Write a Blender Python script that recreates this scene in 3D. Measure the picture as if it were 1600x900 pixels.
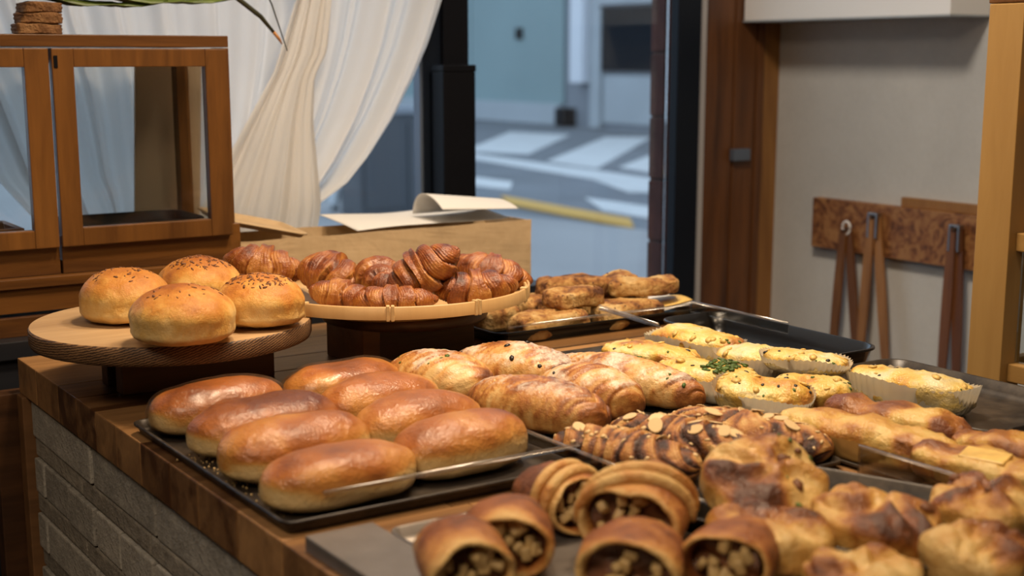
import bpy, bmesh, math, random
import numpy as np
from mathutils import Vector, Matrix

# ------------------------------------------------------------------ clear
for o in list(bpy.data.objects): bpy.data.objects.remove(o, do_unlink=True)
scn = bpy.context.scene
COL = scn.collection
R = math.radians

# ------------------------------------------------------------------ camera
cd = bpy.data.cameras.new('camera'); cam = bpy.data.objects.new('camera', cd); COL.objects.link(cam)
cd.sensor_width = 36.0; cd.lens = 48.39; cd.shift_y = 0.03125
cam.location = (0.006, 0.009, 1.328)
cam.rotation_euler = (R(90 - 10.792), 0, R(-33.497))
cd.clip_start = 0.05; cd.clip_end = 200
cd.dof.use_dof = True; cd.dof.focus_distance = 2.0; cd.dof.aperture_fstop = 3.8
scn.camera = cam

# ------------------------------------------------------------------ world: even overcast dusk sky
w = bpy.data.worlds.new('world'); scn.world = w; w.use_nodes = True
bg = w.node_tree.nodes['Background']
bg.inputs[0].default_value = (0.60, 0.735, 0.93, 1); bg.inputs[1].default_value = 1.55

# ------------------------------------------------------------------ lights (warm ceiling spots of the shop above the frame, plus two added fills)
def lamp(name, loc, target, power, size, col=(1.0, 0.78, 0.54), spread=150):
    l = bpy.data.lights.new(name, 'AREA'); l.shape = 'DISK'; l.size = size; l.energy = power; l.color = col
    l.spread = R(spread)
    o = bpy.data.objects.new(name, l); COL.objects.link(o); o.location = loc
    o.rotation_euler = (Vector(target) - Vector(loc)).to_track_quat('-Z', 'Y').to_euler()
    return o
WARM = (1.0, 0.755, 0.50)
lamp('ceiling_spot_bread', (0.92, 1.48, 2.45), (0.78, 1.75, 0.9), 7.8, 0.22, WARM, 110)
lamp('ceiling_spot_basket', (1.42, 1.55, 2.45), (1.18, 1.75, 0.9), 7.5, 0.22, WARM, 110)
lamp('ceiling_spot_savoury', (1.25, 0.75, 2.45), (1.15, 1.15, 0.9), 3.2, 0.22, WARM, 120)
lamp('fill_light_room', (-0.55, 0.2, 2.52), (-0.2, 0.6, 0), 24, 0.9, (1.0, 0.80, 0.59))  # added soft fill in place of ceiling bounce, lifts the left side
lamp('fill_light_wall', (1.35, 1.65, 2.52), (2.5, 2.3, 1.0), 13, 0.35, (1.0, 0.90, 0.78))  # added lamp that brightens the right wall and white cabinet front

# ------------------------------------------------------------------ exposure
vs = scn.view_settings
vs.view_transform = 'Standard'; vs.look = 'None'; vs.exposure = 0.0; vs.gamma = 1.0; vs.use_curve_mapping = False

# ================================================================== helpers
def _hash(ix, iy, iz, seed):
    n = (ix * 374761393 + iy * 668265263 + iz * 2147483647 + seed * 1274126177) & 0xffffffff
    n = ((n ^ (n >> 13)) * 1274126177) & 0xffffffff
    n = ((n ^ (n >> 16)) * 2246822519) & 0xffffffff
    return ((n ^ (n >> 15)) & 0xffffff) / float(0xffffff)
def vnoise(P, seed=0):
    P = np.asarray(P, float); I = np.floor(P).astype(np.int64); f = P - I; f = f * f * (3 - 2 * f)
    r = 0
    for dx in (0, 1):
        for dy in (0, 1):
            for dz in (0, 1):
                wgt = (f[..., 0] if dx else 1 - f[..., 0]) * (f[..., 1] if dy else 1 - f[..., 1]) * (f[..., 2] if dz else 1 - f[..., 2])
                r = r + wgt * _hash(I[..., 0] + dx, I[..., 1] + dy, I[..., 2] + dz, seed)
    return r - 0.5
def fbm(P, scale, octv=4, seed=0, gain=0.5):
    r = 0; a = 1.0; s = scale
    for k in range(octv):
        r = r + a * vnoise(np.asarray(P) * s + 17.3 * k, seed + k); a *= gain; s *= 2.03
    return r
def sstep(a, b, x):
    t = np.clip((x - a) / (b - a), 0, 1); return t * t * (3 - 2 * t)

def link(o, parent=None):
    COL.objects.link(o)
    if parent is not None: o.parent = parent
    return o
def tag(o, label, cat, group=None):
    o['label'] = label; o['category'] = cat
    if group: o['group'] = group
    return o
def thing(name, label, cat, loc=(0, 0, 0), rz=0, group=None):
    o = bpy.data.objects.new(name, None); o.empty_display_size = 0.05
    link(o); o.location = loc; o.rotation_euler = (0, 0, rz)
    return tag(o, label, cat, group)
def struct(o):
    o['kind'] = 'structure'; return o
def mk(name, V, Fc, mat, parent=None, smooth=False, loc=None, rot=None):
    me = bpy.data.meshes.new(name)
    me.from_pydata([tuple(v) for v in V], [], [tuple(f) for f in Fc]); me.update()
    for m in (mat if isinstance(mat, (list, tuple)) else [mat]): me.materials.append(m)
    if smooth: me.polygons.foreach_set('use_smooth', [True] * len(me.polygons))
    o = bpy.data.objects.new(name, me); link(o, parent)
    if loc is not None: o.location = loc
    if rot is not None: o.rotation_euler = rot
    return o
def bm_obj(name, bm, mat, parent=None, smooth=False, loc=None, rot=None):
    me = bpy.data.meshes.new(name); bm.to_mesh(me); bm.free()
    for m in (mat if isinstance(mat, (list, tuple)) else [mat]): me.materials.append(m)
    if smooth: me.polygons.foreach_set('use_smooth', [True] * len(me.polygons))
    o = bpy.data.objects.new(name, me); link(o, parent)
    if loc is not None: o.location = loc
    if rot is not None: o.rotation_euler = rot
    return o
def add_box(bm, lo, hi, bev=0.0, mtx=None):
    c = [(lo[i] + hi[i]) / 2 for i in range(3)]; s = [abs(hi[i] - lo[i]) for i in range(3)]
    r = bmesh.ops.create_cube(bm, size=1.0)
    vs_ = r['verts']
    bmesh.ops.scale(bm, vec=s, verts=vs_); bmesh.ops.translate(bm, vec=c, verts=vs_)
    if bev > 0:
        es = list({e for v in vs_ for e in v.link_edges})
        rr = bmesh.ops.bevel(bm, geom=es, offset=bev, segments=2, profile=0.6, affect='EDGES')
        vs_ = list({v for f in rr['faces'] for v in f.verts} | {v for v in vs_ if v.is_valid})
    if mtx is not None: bmesh.ops.transform(bm, matrix=mtx, verts=[v for v in vs_ if v.is_valid])
def box(name, lo, hi, mat, parent=None, bev=0.002, rot=None):
    """box with its origin at its centre"""
    c = Vector([(lo[i] + hi[i]) / 2 for i in range(3)]); h = [abs(hi[i] - lo[i]) / 2 for i in range(3)]
    bm = bmesh.new(); add_box(bm, [-x for x in h], h, bev)
    return bm_obj(name, bm, mat, parent, False, c, rot)
def grid(P, wrap=True, cap0=False, cap1=False):
    """P (n,m,3) -> verts, faces. cap: first/last row is a pole (single vertex)"""
    n, m, _ = P.shape; V = P.reshape(-1, 3); Fc = []
    mm = m if wrap else m - 1
    for i in range(n - 1):
        for j in range(mm):
            a = i * m + j; b = i * m + (j + 1) % m; c = (i + 1) * m + (j + 1) % m; d = (i + 1) * m + j
            if cap0 and i == 0: Fc.append((a, c, d))
            elif cap1 and i == n - 2: Fc.append((a, b, d))
            else: Fc.append((a, b, c, d))
    return V, Fc
def lathe(name, prof, mat, parent=None, seg=64, loc=None, smooth=True, rot=None):
    a = np.linspace(0, 2 * math.pi, seg, endpoint=False)
    P = np.array([[(r * math.cos(t), r * math.sin(t), z) for t in a] for r, z in prof])
    V, Fc = grid(P); o = mk(name, V, Fc, mat, parent, smooth, loc, rot); return o
def tube(name, pts, rads, mat, parent=None, seg=8, loc=None, rot=None):
    pts = [Vector(p) for p in pts]; n = len(pts)
    if not hasattr(rads, '__len__'): rads = [rads] * n
    rows = []; up = Vector((0, 0, 1))
    for i, p in enumerate(pts):
        t = (pts[min(i + 1, n - 1)] - pts[max(i - 1, 0)]).normalized()
        s = t.cross(up)
        if s.length < 1e-3: s = t.cross(Vector((0, 1, 0)))
        s.normalize(); u = s.cross(t)
        rows.append([p + (s * math.cos(2 * math.pi * k / seg) + u * math.sin(2 * math.pi * k / seg)) * rads[i] for k in range(seg)])
    V = [v for r in rows for v in r]; Fc = []
    for i in range(n - 1):
        for k in range(seg):
            Fc.append((i * seg + k, i * seg + (k + 1) % seg, (i + 1) * seg + (k + 1) % seg, (i + 1) * seg + k))
    Fc.append(tuple(range(seg))[::-1]); Fc.append(tuple((n - 1) * seg + k for k in range(seg)))
    return mk(name, V, Fc, mat, parent, True, loc, rot)

# ================================================================== materials
class NT:
    def __init__(s, name):
        s.m = bpy.data.materials.new(name); s.m.use_nodes = True; s.t = s.m.node_tree
        s.b = s.t.nodes['Principled BSDF']; s.out = s.t.nodes['Material Output']
    def n(s, typ, **kw):
        nd = s.t.nodes.new(typ)
        for k, v in kw.items():
            if k.startswith('i_'):
                key = k[2:]; key = int(key) if key.isdigit() else key.replace('_', ' ')
                nd.inputs[key].default_value = v
            else: setattr(nd, k, v)
        return nd
    def l(s, a, b): s.t.links.new(a, b)
    def set(s, **kw):
        for k, v in kw.items(): s.b.inputs[k.replace('_', ' ')].default_value = v
        return s
    def ramp(s, stops, fac=None):
        r = s.n('ShaderNodeValToRGB'); el = r.color_ramp.elements
        while len(el) < len(stops): el.new(0.5)
        for e, (p, c) in zip(el, stops): e.position = p; e.color = (*c, 1)
        if fac is not None: s.l(fac, r.inputs[0])
        return r
    def coord(s, kind='Object', scale=(1, 1, 1), rot=(0, 0, 0)):
        tc = s.n('ShaderNodeTexCoord'); mp = s.n('ShaderNodeMapping')
        mp.inputs['Scale'].default_value = scale; mp.inputs['Rotation'].default_value = rot
        s.l(tc.outputs[kind], mp.inputs['Vector']); return mp.outputs[0]
    def noise(s, vec, scale, detail=4, rough=0.55, dist=0.0):
        nd = s.n('ShaderNodeTexNoise'); nd.inputs['Scale'].default_value = scale; nd.inputs['Detail'].default_value = detail
        nd.inputs['Roughness'].default_value = rough; nd.inputs['Distortion'].default_value = dist
        s.l(vec, nd.inputs['Vector']); return nd.outputs['Fac']
    def math(s, op, a, b=None, c=None, clamp=False):
        nd = s.n('ShaderNodeMath', operation=op); nd.use_clamp = clamp
        for i, x in enumerate((a, b, c)):
            if x is None: continue
            if isinstance(x, (int, float)): nd.inputs[i].default_value = x
            else: s.l(x, nd.inputs[i])
        return nd.outputs[0]
    def mix(s, fac, a, b):
        nd = s.n('ShaderNodeMix', data_type='RGBA')
        for sock, x in ((nd.inputs[0], fac), (nd.inputs[6], a), (nd.inputs[7], b)):
            if isinstance(x, tuple): sock.default_value = (*x, 1) if len(x) == 3 else x
            elif isinstance(x, (int, float)): sock.default_value = x
            else: s.l(x, sock)
        return nd.outputs[2]
    def bump(s, h, strength=0.3, dist=0.002):
        nd = s.n('ShaderNodeBump'); nd.inputs['Strength'].default_value = strength; nd.inputs['Distance'].default_value = dist
        s.l(h, nd.inputs['Height']); s.l(nd.outputs[0], s.b.inputs['Normal']); s.l(nd.outputs[0], s.b.inputs['Coat Normal']); return nd
    def col(s, sock): s.l(sock, s.b.inputs['Base Color'])

def plain(name, c, rough=0.5, metal=0.0, noise=0.0, nscale=20, coat=0.0, spec=0.5, bump=0.0):
    t = NT(name); t.set(Roughness=rough, Metallic=metal, Coat_Weight=coat, Specular_IOR_Level=spec)
    t.b.inputs['Base Color'].default_value = (*c, 1)
    v = t.coord()
    nz = t.noise(v, nscale, 5)
    if noise > 0:
        t.col(t.ramp([(0.25, tuple(x * (1 - noise) for x in c)), (0.75, tuple(min(1, x * (1 + noise)) for x in c))], nz).outputs[0])
    if bump > 0: t.bump(nz, bump, 0.003)
    return t.m
def wood(name, dark, light, axis=0, scale=1.0, rough=0.5, rnd=0.35, fine=1.0, coat=0.0, contrast=1.0):
    """straight grained timber: grain runs along the given local axis"""
    t = NT(name)
    sc = [9 * scale] * 3; sc[axis] = 0.9 * scale
    v = t.coord('Object', tuple(sc))
    oi = t.n('ShaderNodeObjectInfo')
    add = t.n('ShaderNodeVectorMath', operation='ADD'); t.l(v, add.inputs[0])
    sm = t.n('ShaderNodeVectorMath', operation='SCALE'); cmb = t.n('ShaderNodeCombineXYZ')
    for i in range(3): t.l(oi.outputs['Random'], cmb.inputs[i])
    t.l(cmb.outputs[0], sm.inputs[0]); sm.inputs['Scale'].default_value = 37.0; t.l(sm.outputs[0], add.inputs[1])
    vv = add.outputs[0]
    big = t.noise(vv, 1.3, 3, 0.5, 1.2)
    fin = t.noise(vv, 7.0 * fine, 6, 0.65, 0.6)
    f = t.math('ADD', t.math('MULTIPLY', big, 0.65), t.math('MULTIPLY', fin, 0.35))
    f = t.math('ADD', f, t.math('MULTIPLY', t.math('SUBTRACT', oi.outputs['Random'], 0.5), rnd))
    lo = 0.5 - 0.2 / contrast; hi = 0.5 + 0.2 / contrast
    mid = tuple((a + b) / 2 for a, b in zip(dark, light))
    t.col(t.ramp([(lo, dark), (0.5, mid), (hi, light)], f).outputs[0])
    t.set(Roughness=rough, Coat_Weight=coat, Coat_Roughness=0.3)
    t.bump(fin, 0.25, 0.002)
    return t.m
def bread(name, stops, rough=0.55, amp=0.25, nscale=40, bump=0.4, bscale=160, coat=0.0, coat_rough=0.15, sugar=False, sss=0.0, spots=None, bdist=0.0015, spec=0.4):
    t = NT(name); v = t.coord()
    at = t.n('ShaderNodeAttribute', attribute_name='bake')
    nz = t.noise(v, nscale, 6, 0.6); nf = t.noise(v, bscale, 4, 0.6)
    f = t.math('ADD', at.outputs['Fac'], t.math('MULTIPLY', t.math('SUBTRACT', nz, 0.5), amp * 1.6))
    f = t.math('ADD', f, t.math('MULTIPLY', t.math('SUBTRACT', nf, 0.5), amp * 0.5), clamp=True)
    c = t.ramp(stops, f).outputs[0]
    if spots:
        vo = t.n('ShaderNodeTexVoronoi'); vo.inputs['Scale'].default_value = spots[0]; t.l(v, vo.inputs['Vector'])
        k = t.math('LESS_THAN', vo.outputs['Distance'], spots[1])
        c = t.mix(k, c, spots[2])
    if sugar:
        sa = t.n('ShaderNodeAttribute', attribute_name='sugar')
        ns = t.noise(v, 70, 6, 0.75)
        k = t.math('MULTIPLY', t.math('SUBTRACT', t.math('ADD', sa.outputs['Fac'], t.math('MULTIPLY', t.math('SUBTRACT', ns, 0.5), 2.4)), 0.45), 1.5, clamp=True)
        c = t.mix(t.math('MULTIPLY', k, 0.75), c, (0.74, 0.66, 0.55))
    t.col(c)
    t.set(Roughness=rough, Coat_Weight=coat, Coat_Roughness=coat_rough, Specular_IOR_Level=spec)
    if sss > 0:
        t.set(Subsurface_Weight=sss, Subsurface_Scale=0.006); t.b.inputs['Subsurface Radius'].default_value = (1, 0.5, 0.25)
    hf = t.noise(v, bscale * 3.1, 3, 0.6)
    t.bump(t.math('ADD', t.math('ADD', nf, t.math('MULTIPLY', nz, 0.8)), t.math('MULTIPLY', hf, 0.45)), min(1.0, bump * 1.6), bdist * 2.2)
    return t.m

M = {}
M['plank'] = wood('butcher_block_wood', (0.075, 0.030, 0.010), (0.36, 0.19, 0.075), axis=0, scale=1.2, rough=0.38, rnd=0.30)
M['case_wood'] = wood('case_wood', (0.055, 0.019, 0.004), (0.200, 0.080, 0.015), axis=0, scale=1.0, rough=0.38, rnd=0.12, coat=0.15)
M['case_wood_v'] = wood('case_wood_upright', (0.060, 0.021, 0.004), (0.225, 0.092, 0.018), axis=2, scale=1.0, rough=0.38, rnd=0.12, coat=0.15)
M['jamb_wood'] = wood('jamb_wood', (0.032, 0.009, 0.003), (0.19, 0.068, 0.017), axis=2, scale=0.9, rough=0.45, rnd=0.1)
M['trim_wood'] = wood('trim_wood', (0.20, 0.08, 0.018), (0.38, 0.175, 0.043), axis=2, scale=1.0, rough=0.5)
M['pine'] = wood('shelf_pine', (0.29, 0.15, 0.040), (0.46, 0.275, 0.088), axis=2, scale=0.8, rough=0.5, rnd=0.08, contrast=0.7)
M['pine_h'] = wood('shelf_pine_rail', (0.29, 0.15, 0.040), (0.46, 0.275, 0.088), axis=1, scale=0.8, rough=0.5, rnd=0.08, contrast=0.7)
M['board_top'] = wood('board_face', (0.30, 0.17, 0.075), (0.56, 0.38, 0.20), axis=0, scale=1.4, rough=0.5, rnd=0.05, contrast=0.8)
def board_edge():
    t = NT('board_edge_grain'); v = t.coord('Object', (1, 1, 1), (0.0, 0.35, 0.5))
    wv = t.n('ShaderNodeTexWave', wave_type='BANDS', bands_direction='Z'); wv.inputs['Scale'].default_value = 95
    wv.inputs['Distortion'].default_value = 3.5; wv.inputs['Detail'].default_value = 3; wv.inputs['Detail Scale'].default_value = 2.5
    t.l(v, wv.inputs['Vector']); nz = t.noise(v, 22, 4)
    f = t.math('ADD', t.math('MULTIPLY', wv.outputs['Fac'], 0.6), t.math('MULTIPLY', nz, 0.5))
    t.col(t.ramp([(0.25, (0.030, 0.014, 0.007)), (0.55, (0.115, 0.056, 0.023)), (0.9, (0.27, 0.145, 0.06))], f).outputs[0])
    t.set(Roughness=0.6); t.bump(wv.outputs['Fac'], 0.25, 0.001); return t.m
M['board_edge'] = board_edge()
M['stand_dark'] = wood('dark_stand_wood', (0.022, 0.009, 0.004), (0.095, 0.040, 0.015), axis=0, scale=1.2, rough=0.4)
M['stand_mid'] = wood('stand_wood', (0.06, 0.026, 0.010), (0.20, 0.095, 0.035), axis=0, scale=1.2, rough=0.5)
M['bamboo'] = wood('bamboo', (0.44, 0.26, 0.10), (0.66, 0.44, 0.20), axis=2, scale=0.6, rough=0.45, contrast=0.6)
M['bamboo_tie'] = plain('cane_tie', (0.60, 0.42, 0.20), 0.5, noise=0.2, nscale=90)
M['burl'] = None
def burl():
    t = NT('burl_wood'); v = t.coord('Object')
    a = t.noise(v, 22, 3, 0.5, 2.2); b = t.noise(v, 70, 4, 0.6)
    f = t.math('ADD', t.math('MULTIPLY', a, 0.8), t.math('MULTIPLY', b, 0.2))
    t.col(t.ramp([(0.36, (0.10, 0.032, 0.010)), (0.47, (0.24, 0.09, 0.028)), (0.60, (0.36, 0.165, 0.055))], f).outputs[0])
    t.set(Roughness=0.5); return t.m
M['burl'] = burl()
M['tong_wood'] = wood('tong_wood', (0.14, 0.05, 0.014), (0.36, 0.16, 0.05), axis=2, scale=1.5, rough=0.45)
M['tong_dark'] = wood('tong_dark_wood', (0.075, 0.022, 0.008), (0.19, 0.07, 0.024), axis=2, scale=1.5, rough=0.4)
M['steel'] = plain('brushed_steel', (0.42, 0.41, 0.40), 0.32, 1.0, noise=0.15, nscale=60)
M['steel_dull'] = plain('dull_steel', (0.20, 0.175, 0.155), 0.36, 0.5, noise=0.2, nscale=25)
M['black_tray'] = plain('black_enamel', (0.0045, 0.0042, 0.0045), 0.28, 0.0, noise=0.3, nscale=12, coat=0.1)
def baked_tray(name='baked_tray', c0=(0.022, 0.017, 0.014), c1=(0.11, 0.085, 0.06)):
    t = NT(name); v = t.coord(); a = t.noise(v, 9, 6, 0.7); 
    t.col(t.ramp([(0.45, c0), (0.75, c1)], a).outputs[0]); t.set(Roughness=0.38, Metallic=0.2)
    t.bump(t.noise(v, 120, 3), 0.12, 0.001); return t.m
M['baked_tray'] = baked_tray()
M['black_frame'] = plain('black_steel_frame', (0.0035, 0.0035, 0.005), 0.5, spec=0.15)
M['navy_frame'] = plain('navy_steel_frame', (0.005, 0.008, 0.014), 0.5, spec=0.2)
M['black_ledge'] = plain('black_ledge', (0.012, 0.013, 0.017), 0.4)
M['chrome'] = plain('aluminium_strip', (0.42, 0.39, 0.37), 0.45)
M['latch'] = plain('grey_latch', (0.14, 0.17, 0.22), 0.35, 0.4)
def wall_mat(name, c, amp=0.12):
    t = NT(name); v = t.coord(); a = t.noise(v, 2.2, 6, 0.65); b = t.noise(v, 90, 3)
    f = t.math('ADD', t.math('MULTIPLY', a, 0.8), t.math('MULTIPLY', b, 0.2))
    t.col(t.ramp([(0.3, tuple(x * (1 - amp) for x in c)), (0.7, tuple(x * (1 + amp) for x in c))], f).outputs[0])
    t.set(Roughness=0.85); t.bump(b, 0.15, 0.002); return t.m
M['plaster'] = wall_mat('grey_plaster', (0.57, 0.545, 0.50))
M['plaster_dim'] = wall_mat('warm_plaster', (0.36, 0.28, 0.20))
M['ceiling'] = wall_mat('ceiling_paint', (0.42, 0.36, 0.29))
M['white_paint'] = plain('white_lacquer', (0.86, 0.83, 0.79), 0.5)
M['brick'] = None
def blockmat(name, c, amp, sc):
    t = NT(name); v = t.coord(); a = t.noise(v, sc, 5, 0.7); b = t.noise(v, 170, 3, 0.7)
    oi = t.n('ShaderNodeObjectInfo')
    f = t.math('ADD', t.math('MULTIPLY', a, 0.55), t.math('MULTIPLY', b, 0.35))
    f = t.math('ADD', f, t.math('MULTIPLY', oi.outputs['Random'], 0.14))
    t.col(t.ramp([(0.35, tuple(x * (1 - amp) for x in c)), (0.75, tuple(x * (1 + amp) for x in c))], f).outputs[0])
    t.set(Roughness=0.9); t.bump(t.math('ADD', b, a), 0.7, 0.004); return t.m
M['brick'] = blockmat('grey_block', (0.36, 0.33, 0.28), 0.45, 20)
M['mortar'] = blockmat('mortar', (0.28, 0.245, 0.195), 0.5, 45)
M['dark_mortar'] = blockmat('dark_mortar', (0.10, 0.055, 0.045), 0.4, 30)
M['red_brick'] = blockmat('dark_red_brick', (0.085, 0.026, 0.018), 0.5, 12)
M['floor'] = plain('dark_floor', (0.05, 0.04, 0.033), 0.55, noise=0.3, nscale=4)
def glass(name, tint=(1, 1, 1), refl=0.10, rough=0.0):
    t = NT(name); t.t.nodes.remove(t.b)
    tr = t.n('ShaderNodeBsdfTransparent'); tr.inputs[0].default_value = (*tint, 1)
    gl = t.n('ShaderNodeBsdfGlossy'); gl.inputs['Roughness'].default_value = rough
    lw = t.n('ShaderNodeFresnel'); lw.inputs['IOR'].default_value = 1.45
    mx = t.n('ShaderNodeMixShader')
    t.l(t.math('MULTIPLY', lw.outputs[0], refl * 10, clamp=True), mx.inputs[0]); t.l(tr.outputs[0], mx.inputs[1]); t.l(gl.outputs[0], mx.inputs[2])
    t.l(mx.outputs[0], t.out.inputs[0]); return t.m
M['glass'] = glass('window_glass', (0.93, 0.97, 0.98), 0.06)
M['case_glass'] = glass('case_glass', (0.96, 0.965, 0.96), 0.05)
M['acrylic'] = glass('clear_acrylic', (0.90, 0.88, 0.84), 0.07, 0.08)
def edge_mat():
    t = NT('acrylic_edge'); t.t.nodes.remove(t.b)
    tr = t.n('ShaderNodeBsdfTransparent'); gl = t.n('ShaderNodeBsdfGlossy'); gl.inputs['Roughness'].default_value = 0.25; gl.inputs[0].default_value = (0.9, 0.86, 0.8, 1)
    mx = t.n('ShaderNodeMixShader'); mx.inputs[0].default_value = 0.38
    t.l(tr.outputs[0], mx.inputs[1]); t.l(gl.outputs[0], mx.inputs[2]); t.l(mx.outputs[0], t.out.inputs[0]); return t.m
M['acrylic_edge'] = edge_mat()  # pale gloss stands in for light piped to the acrylic's edge
M['wrap'] = glass('plastic_film', (0.98, 0.97, 0.96), 0.045, 0.25)
def cloth(name, c, trans=0.45, bscale=None):
    t = NT(name); t.t.nodes.remove(t.b)
    d = t.n('ShaderNodeBsdfDiffuse'); d.inputs[0].default_value = (*c, 1); tl = t.n('ShaderNodeBsdfTranslucent'); tl.inputs[0].default_value = (*c, 1)
    mx = t.n('ShaderNodeMixShader'); mx.inputs[0].default_value = trans
    t.l(d.outputs[0], mx.inputs[1]); t.l(tl.outputs[0], mx.inputs[2]); t.l(mx.outputs[0], t.out.inputs[0])
    if bscale:
        b = t.n('ShaderNodeBump'); b.inputs['Strength'].default_value = 0.3; b.inputs['Distance'].default_value = 0.01
        t.l(t.noise(t.coord(), bscale, 3), b.inputs['Height']); t.l(b.outputs[0], d.inputs['Normal'])
    return t.m
M['curtain'] = cloth('sheer_curtain', (0.88, 0.86, 0.83), 0.52)
M['muslin'] = cloth('cream_curtain', (0.86, 0.82, 0.76), 0.50)
M['cup_paper'] = cloth('baking_paper_cup', (0.78, 0.72, 0.58), 0.35)
M['cup_brown'] = cloth('oiled_paper_cup', (0.50, 0.30, 0.10), 0.35)
M['white_paper'] = cloth('white_paper', (0.80, 0.78, 0.74), 0.15, 25)
def kraft():
    t = NT('kraft_paper'); v = t.coord(); a = t.noise(v, 8, 4, 0.5, 0.8); b = t.noise(v, 60, 4)
    t.col(t.ramp([(0.2, (0.50, 0.345, 0.185)), (0.8, (0.56, 0.40, 0.225))], b).outputs[0]); t.set(Roughness=0.75)
    t.bump(a, 0.5, 0.01); return t.m
M['kraft'] = kraft()
M['beige'] = cloth('beige_paper', (0.66, 0.52, 0.36), 0.45)
M['leaf'] = plain('plant_leaf', (0.085, 0.125, 0.018), 0.45, noise=0.6, nscale=14)
M['stem'] = plain('plant_stem', (0.030, 0.030, 0.012), 0.5, noise=0.5, nscale=30)
M['tip'] = plain('dry_leaf_tip', (0.40, 0.17, 0.04), 0.6)
M['pot'] = plain('terracotta', (0.35, 0.16, 0.09), 0.8, noise=0.15)
# street
M['asphalt'] = plain('asphalt', (0.165, 0.175, 0.19), 0.85, noise=0.2, nscale=0.8)
M['pavement'] = plain('pavement', (0.31, 0.305, 0.305), 0.85, noise=0.15, nscale=0.6)
M['road_white'] = plain('road_white', (0.62, 0.62, 0.61), 0.8, noise=0.12, nscale=2)
M['road_yellow'] = plain('road_yellow', (0.66, 0.37, 0.075), 0.8, noise=0.12, nscale=2)
M['fac_teal'] = plain('pale_blue_cladding', (0.25, 0.34, 0.345), 0.7, noise=0.06, nscale=0.5)
M['fac_grey'] = plain('grey_render', (0.25, 0.27, 0.30), 0.8, noise=0.1, nscale=0.6)
M['fac_light'] = plain('light_stone', (0.42, 0.45, 0.47), 0.8, noise=0.08, nscale=1)
M['fac_white'] = plain('white_pipe', (0.75, 0.76, 0.80), 0.5)
M['fac_dark'] = plain('dark_shopfront_glass', (0.004, 0.007, 0.012), 0.6, spec=0.1)
M['hoop'] = plain('galvanised_hoop', (0.55, 0.58, 0.60), 0.4, 0.3)
M['dark_metal'] = plain('dark_street_metal', (0.07, 0.075, 0.085), 0.5)
# breads
M['bun_glazed'] = bread('glazed_bun_crust', [(0.0, (0.66, 0.47, 0.22)), (0.20, (0.60, 0.36, 0.125)), (0.38, (0.53, 0.235, 0.052)), (0.64, (0.36, 0.115, 0.022)), (1.0, (0.12, 0.030, 0.010))],
                        rough=0.40, amp=0.30, nscale=30, bump=0.34, bscale=95, coat=0.45, coat_rough=0.12, bdist=0.0018)
M['bun_round'] = bread('round_bun_crust', [(0.0, (0.72, 0.50, 0.20)), (0.25, (0.64, 0.36, 0.088)), (0.50, (0.53, 0.215, 0.034)), (0.78, (0.36, 0.115, 0.018)), (1.0, (0.18, 0.05, 0.012))],
                       rough=0.50, amp=0.34, nscale=80, bump=0.40, bscale=280, bdist=0.0007, coat=0.08)
M['croissant'] = bread('croissant_crust', [(0.0, (0.50, 0.235, 0.058)), (0.28, (0.37, 0.135, 0.023)), (0.52, (0.25, 0.066, 0.010)), (0.78, (0.14, 0.032, 0.006)), (1.0, (0.06, 0.015, 0.004))],
                       rough=0.36, amp=0.45, nscale=80, bump=0.40, bscale=170, coat=0.45, coat_rough=0.18, bdist=0.0013)
M['twist'] = bread('crusty_twist_crust', [(0.0, (0.62, 0.42, 0.18)), (0.4, (0.50, 0.28, 0.085)), (0.68, (0.33, 0.14, 0.035)), (1.0, (0.09, 0.028, 0.009))],
                   rough=0.65, amp=0.8, nscale=80, bump=0.7, bscale=170, bdist=0.0018)
M['sugar'] = bread('sugar_dusted_crust', [(0.0, (0.62, 0.41, 0.165)), (0.35, (0.52, 0.26, 0.070)), (0.62, (0.34, 0.12, 0.027)), (1.0, (0.12, 0.033, 0.010))],
                   rough=0.42, amp=0.38, nscale=60, bump=0.36, bscale=170, sugar=True, coat=0.22, bdist=0.0010)
M['savoury'] = bread('cheese_topped_dough', [(0.0, (0.70, 0.60, 0.36)), (0.30, (0.72, 0.53, 0.17)), (0.55, (0.66, 0.40, 0.075)), (0.80, (0.46, 0.20, 0.035)), (1.0, (0.24, 0.085, 0.018))],
                     rough=0.36, amp=0.48, nscale=45, bump=0.45, bscale=95, coat=0.3, coat_rough=0.2, bdist=0.0018)
M['pizza'] = bread('cheese_sausage_topping', [(0.0, (0.64, 0.44, 0.14)), (0.35, (0.56, 0.31, 0.07)), (0.6, (0.38, 0.15, 0.03)), (1.0, (0.17, 0.05, 0.013))],
                   rough=0.38, amp=0.5, nscale=50, bump=0.45, bscale=110, coat=0.3, coat_rough=0.2, bdist=0.0016)
M['almond_choc'] = bread('chocolate_almond_crust', [(0.0, (0.58, 0.36, 0.13)), (0.32, (0.45, 0.20, 0.05)), (0.58, (0.25, 0.085, 0.024)), (0.82, (0.095, 0.035, 0.018)), (1.0, (0.04, 0.016, 0.010))],
                         rough=0.45, amp=0.65, nscale=70, bump=0.55, bscale=150, coat=0.12, sugar=True, bdist=0.0015)
M['pie'] = bread('baked_pie_crust', [(0.0, (0.64, 0.43, 0.155)), (0.32, (0.56, 0.30, 0.07)), (0.58, (0.36, 0.135, 0.026)), (0.82, (0.20, 0.058, 0.013)), (1.0, (0.08, 0.024, 0.008))],
                 rough=0.42, amp=0.6, nscale=50, bump=0.5, bscale=120, coat=0.30, coat_rough=0.2, bdist=0.0018)
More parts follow.
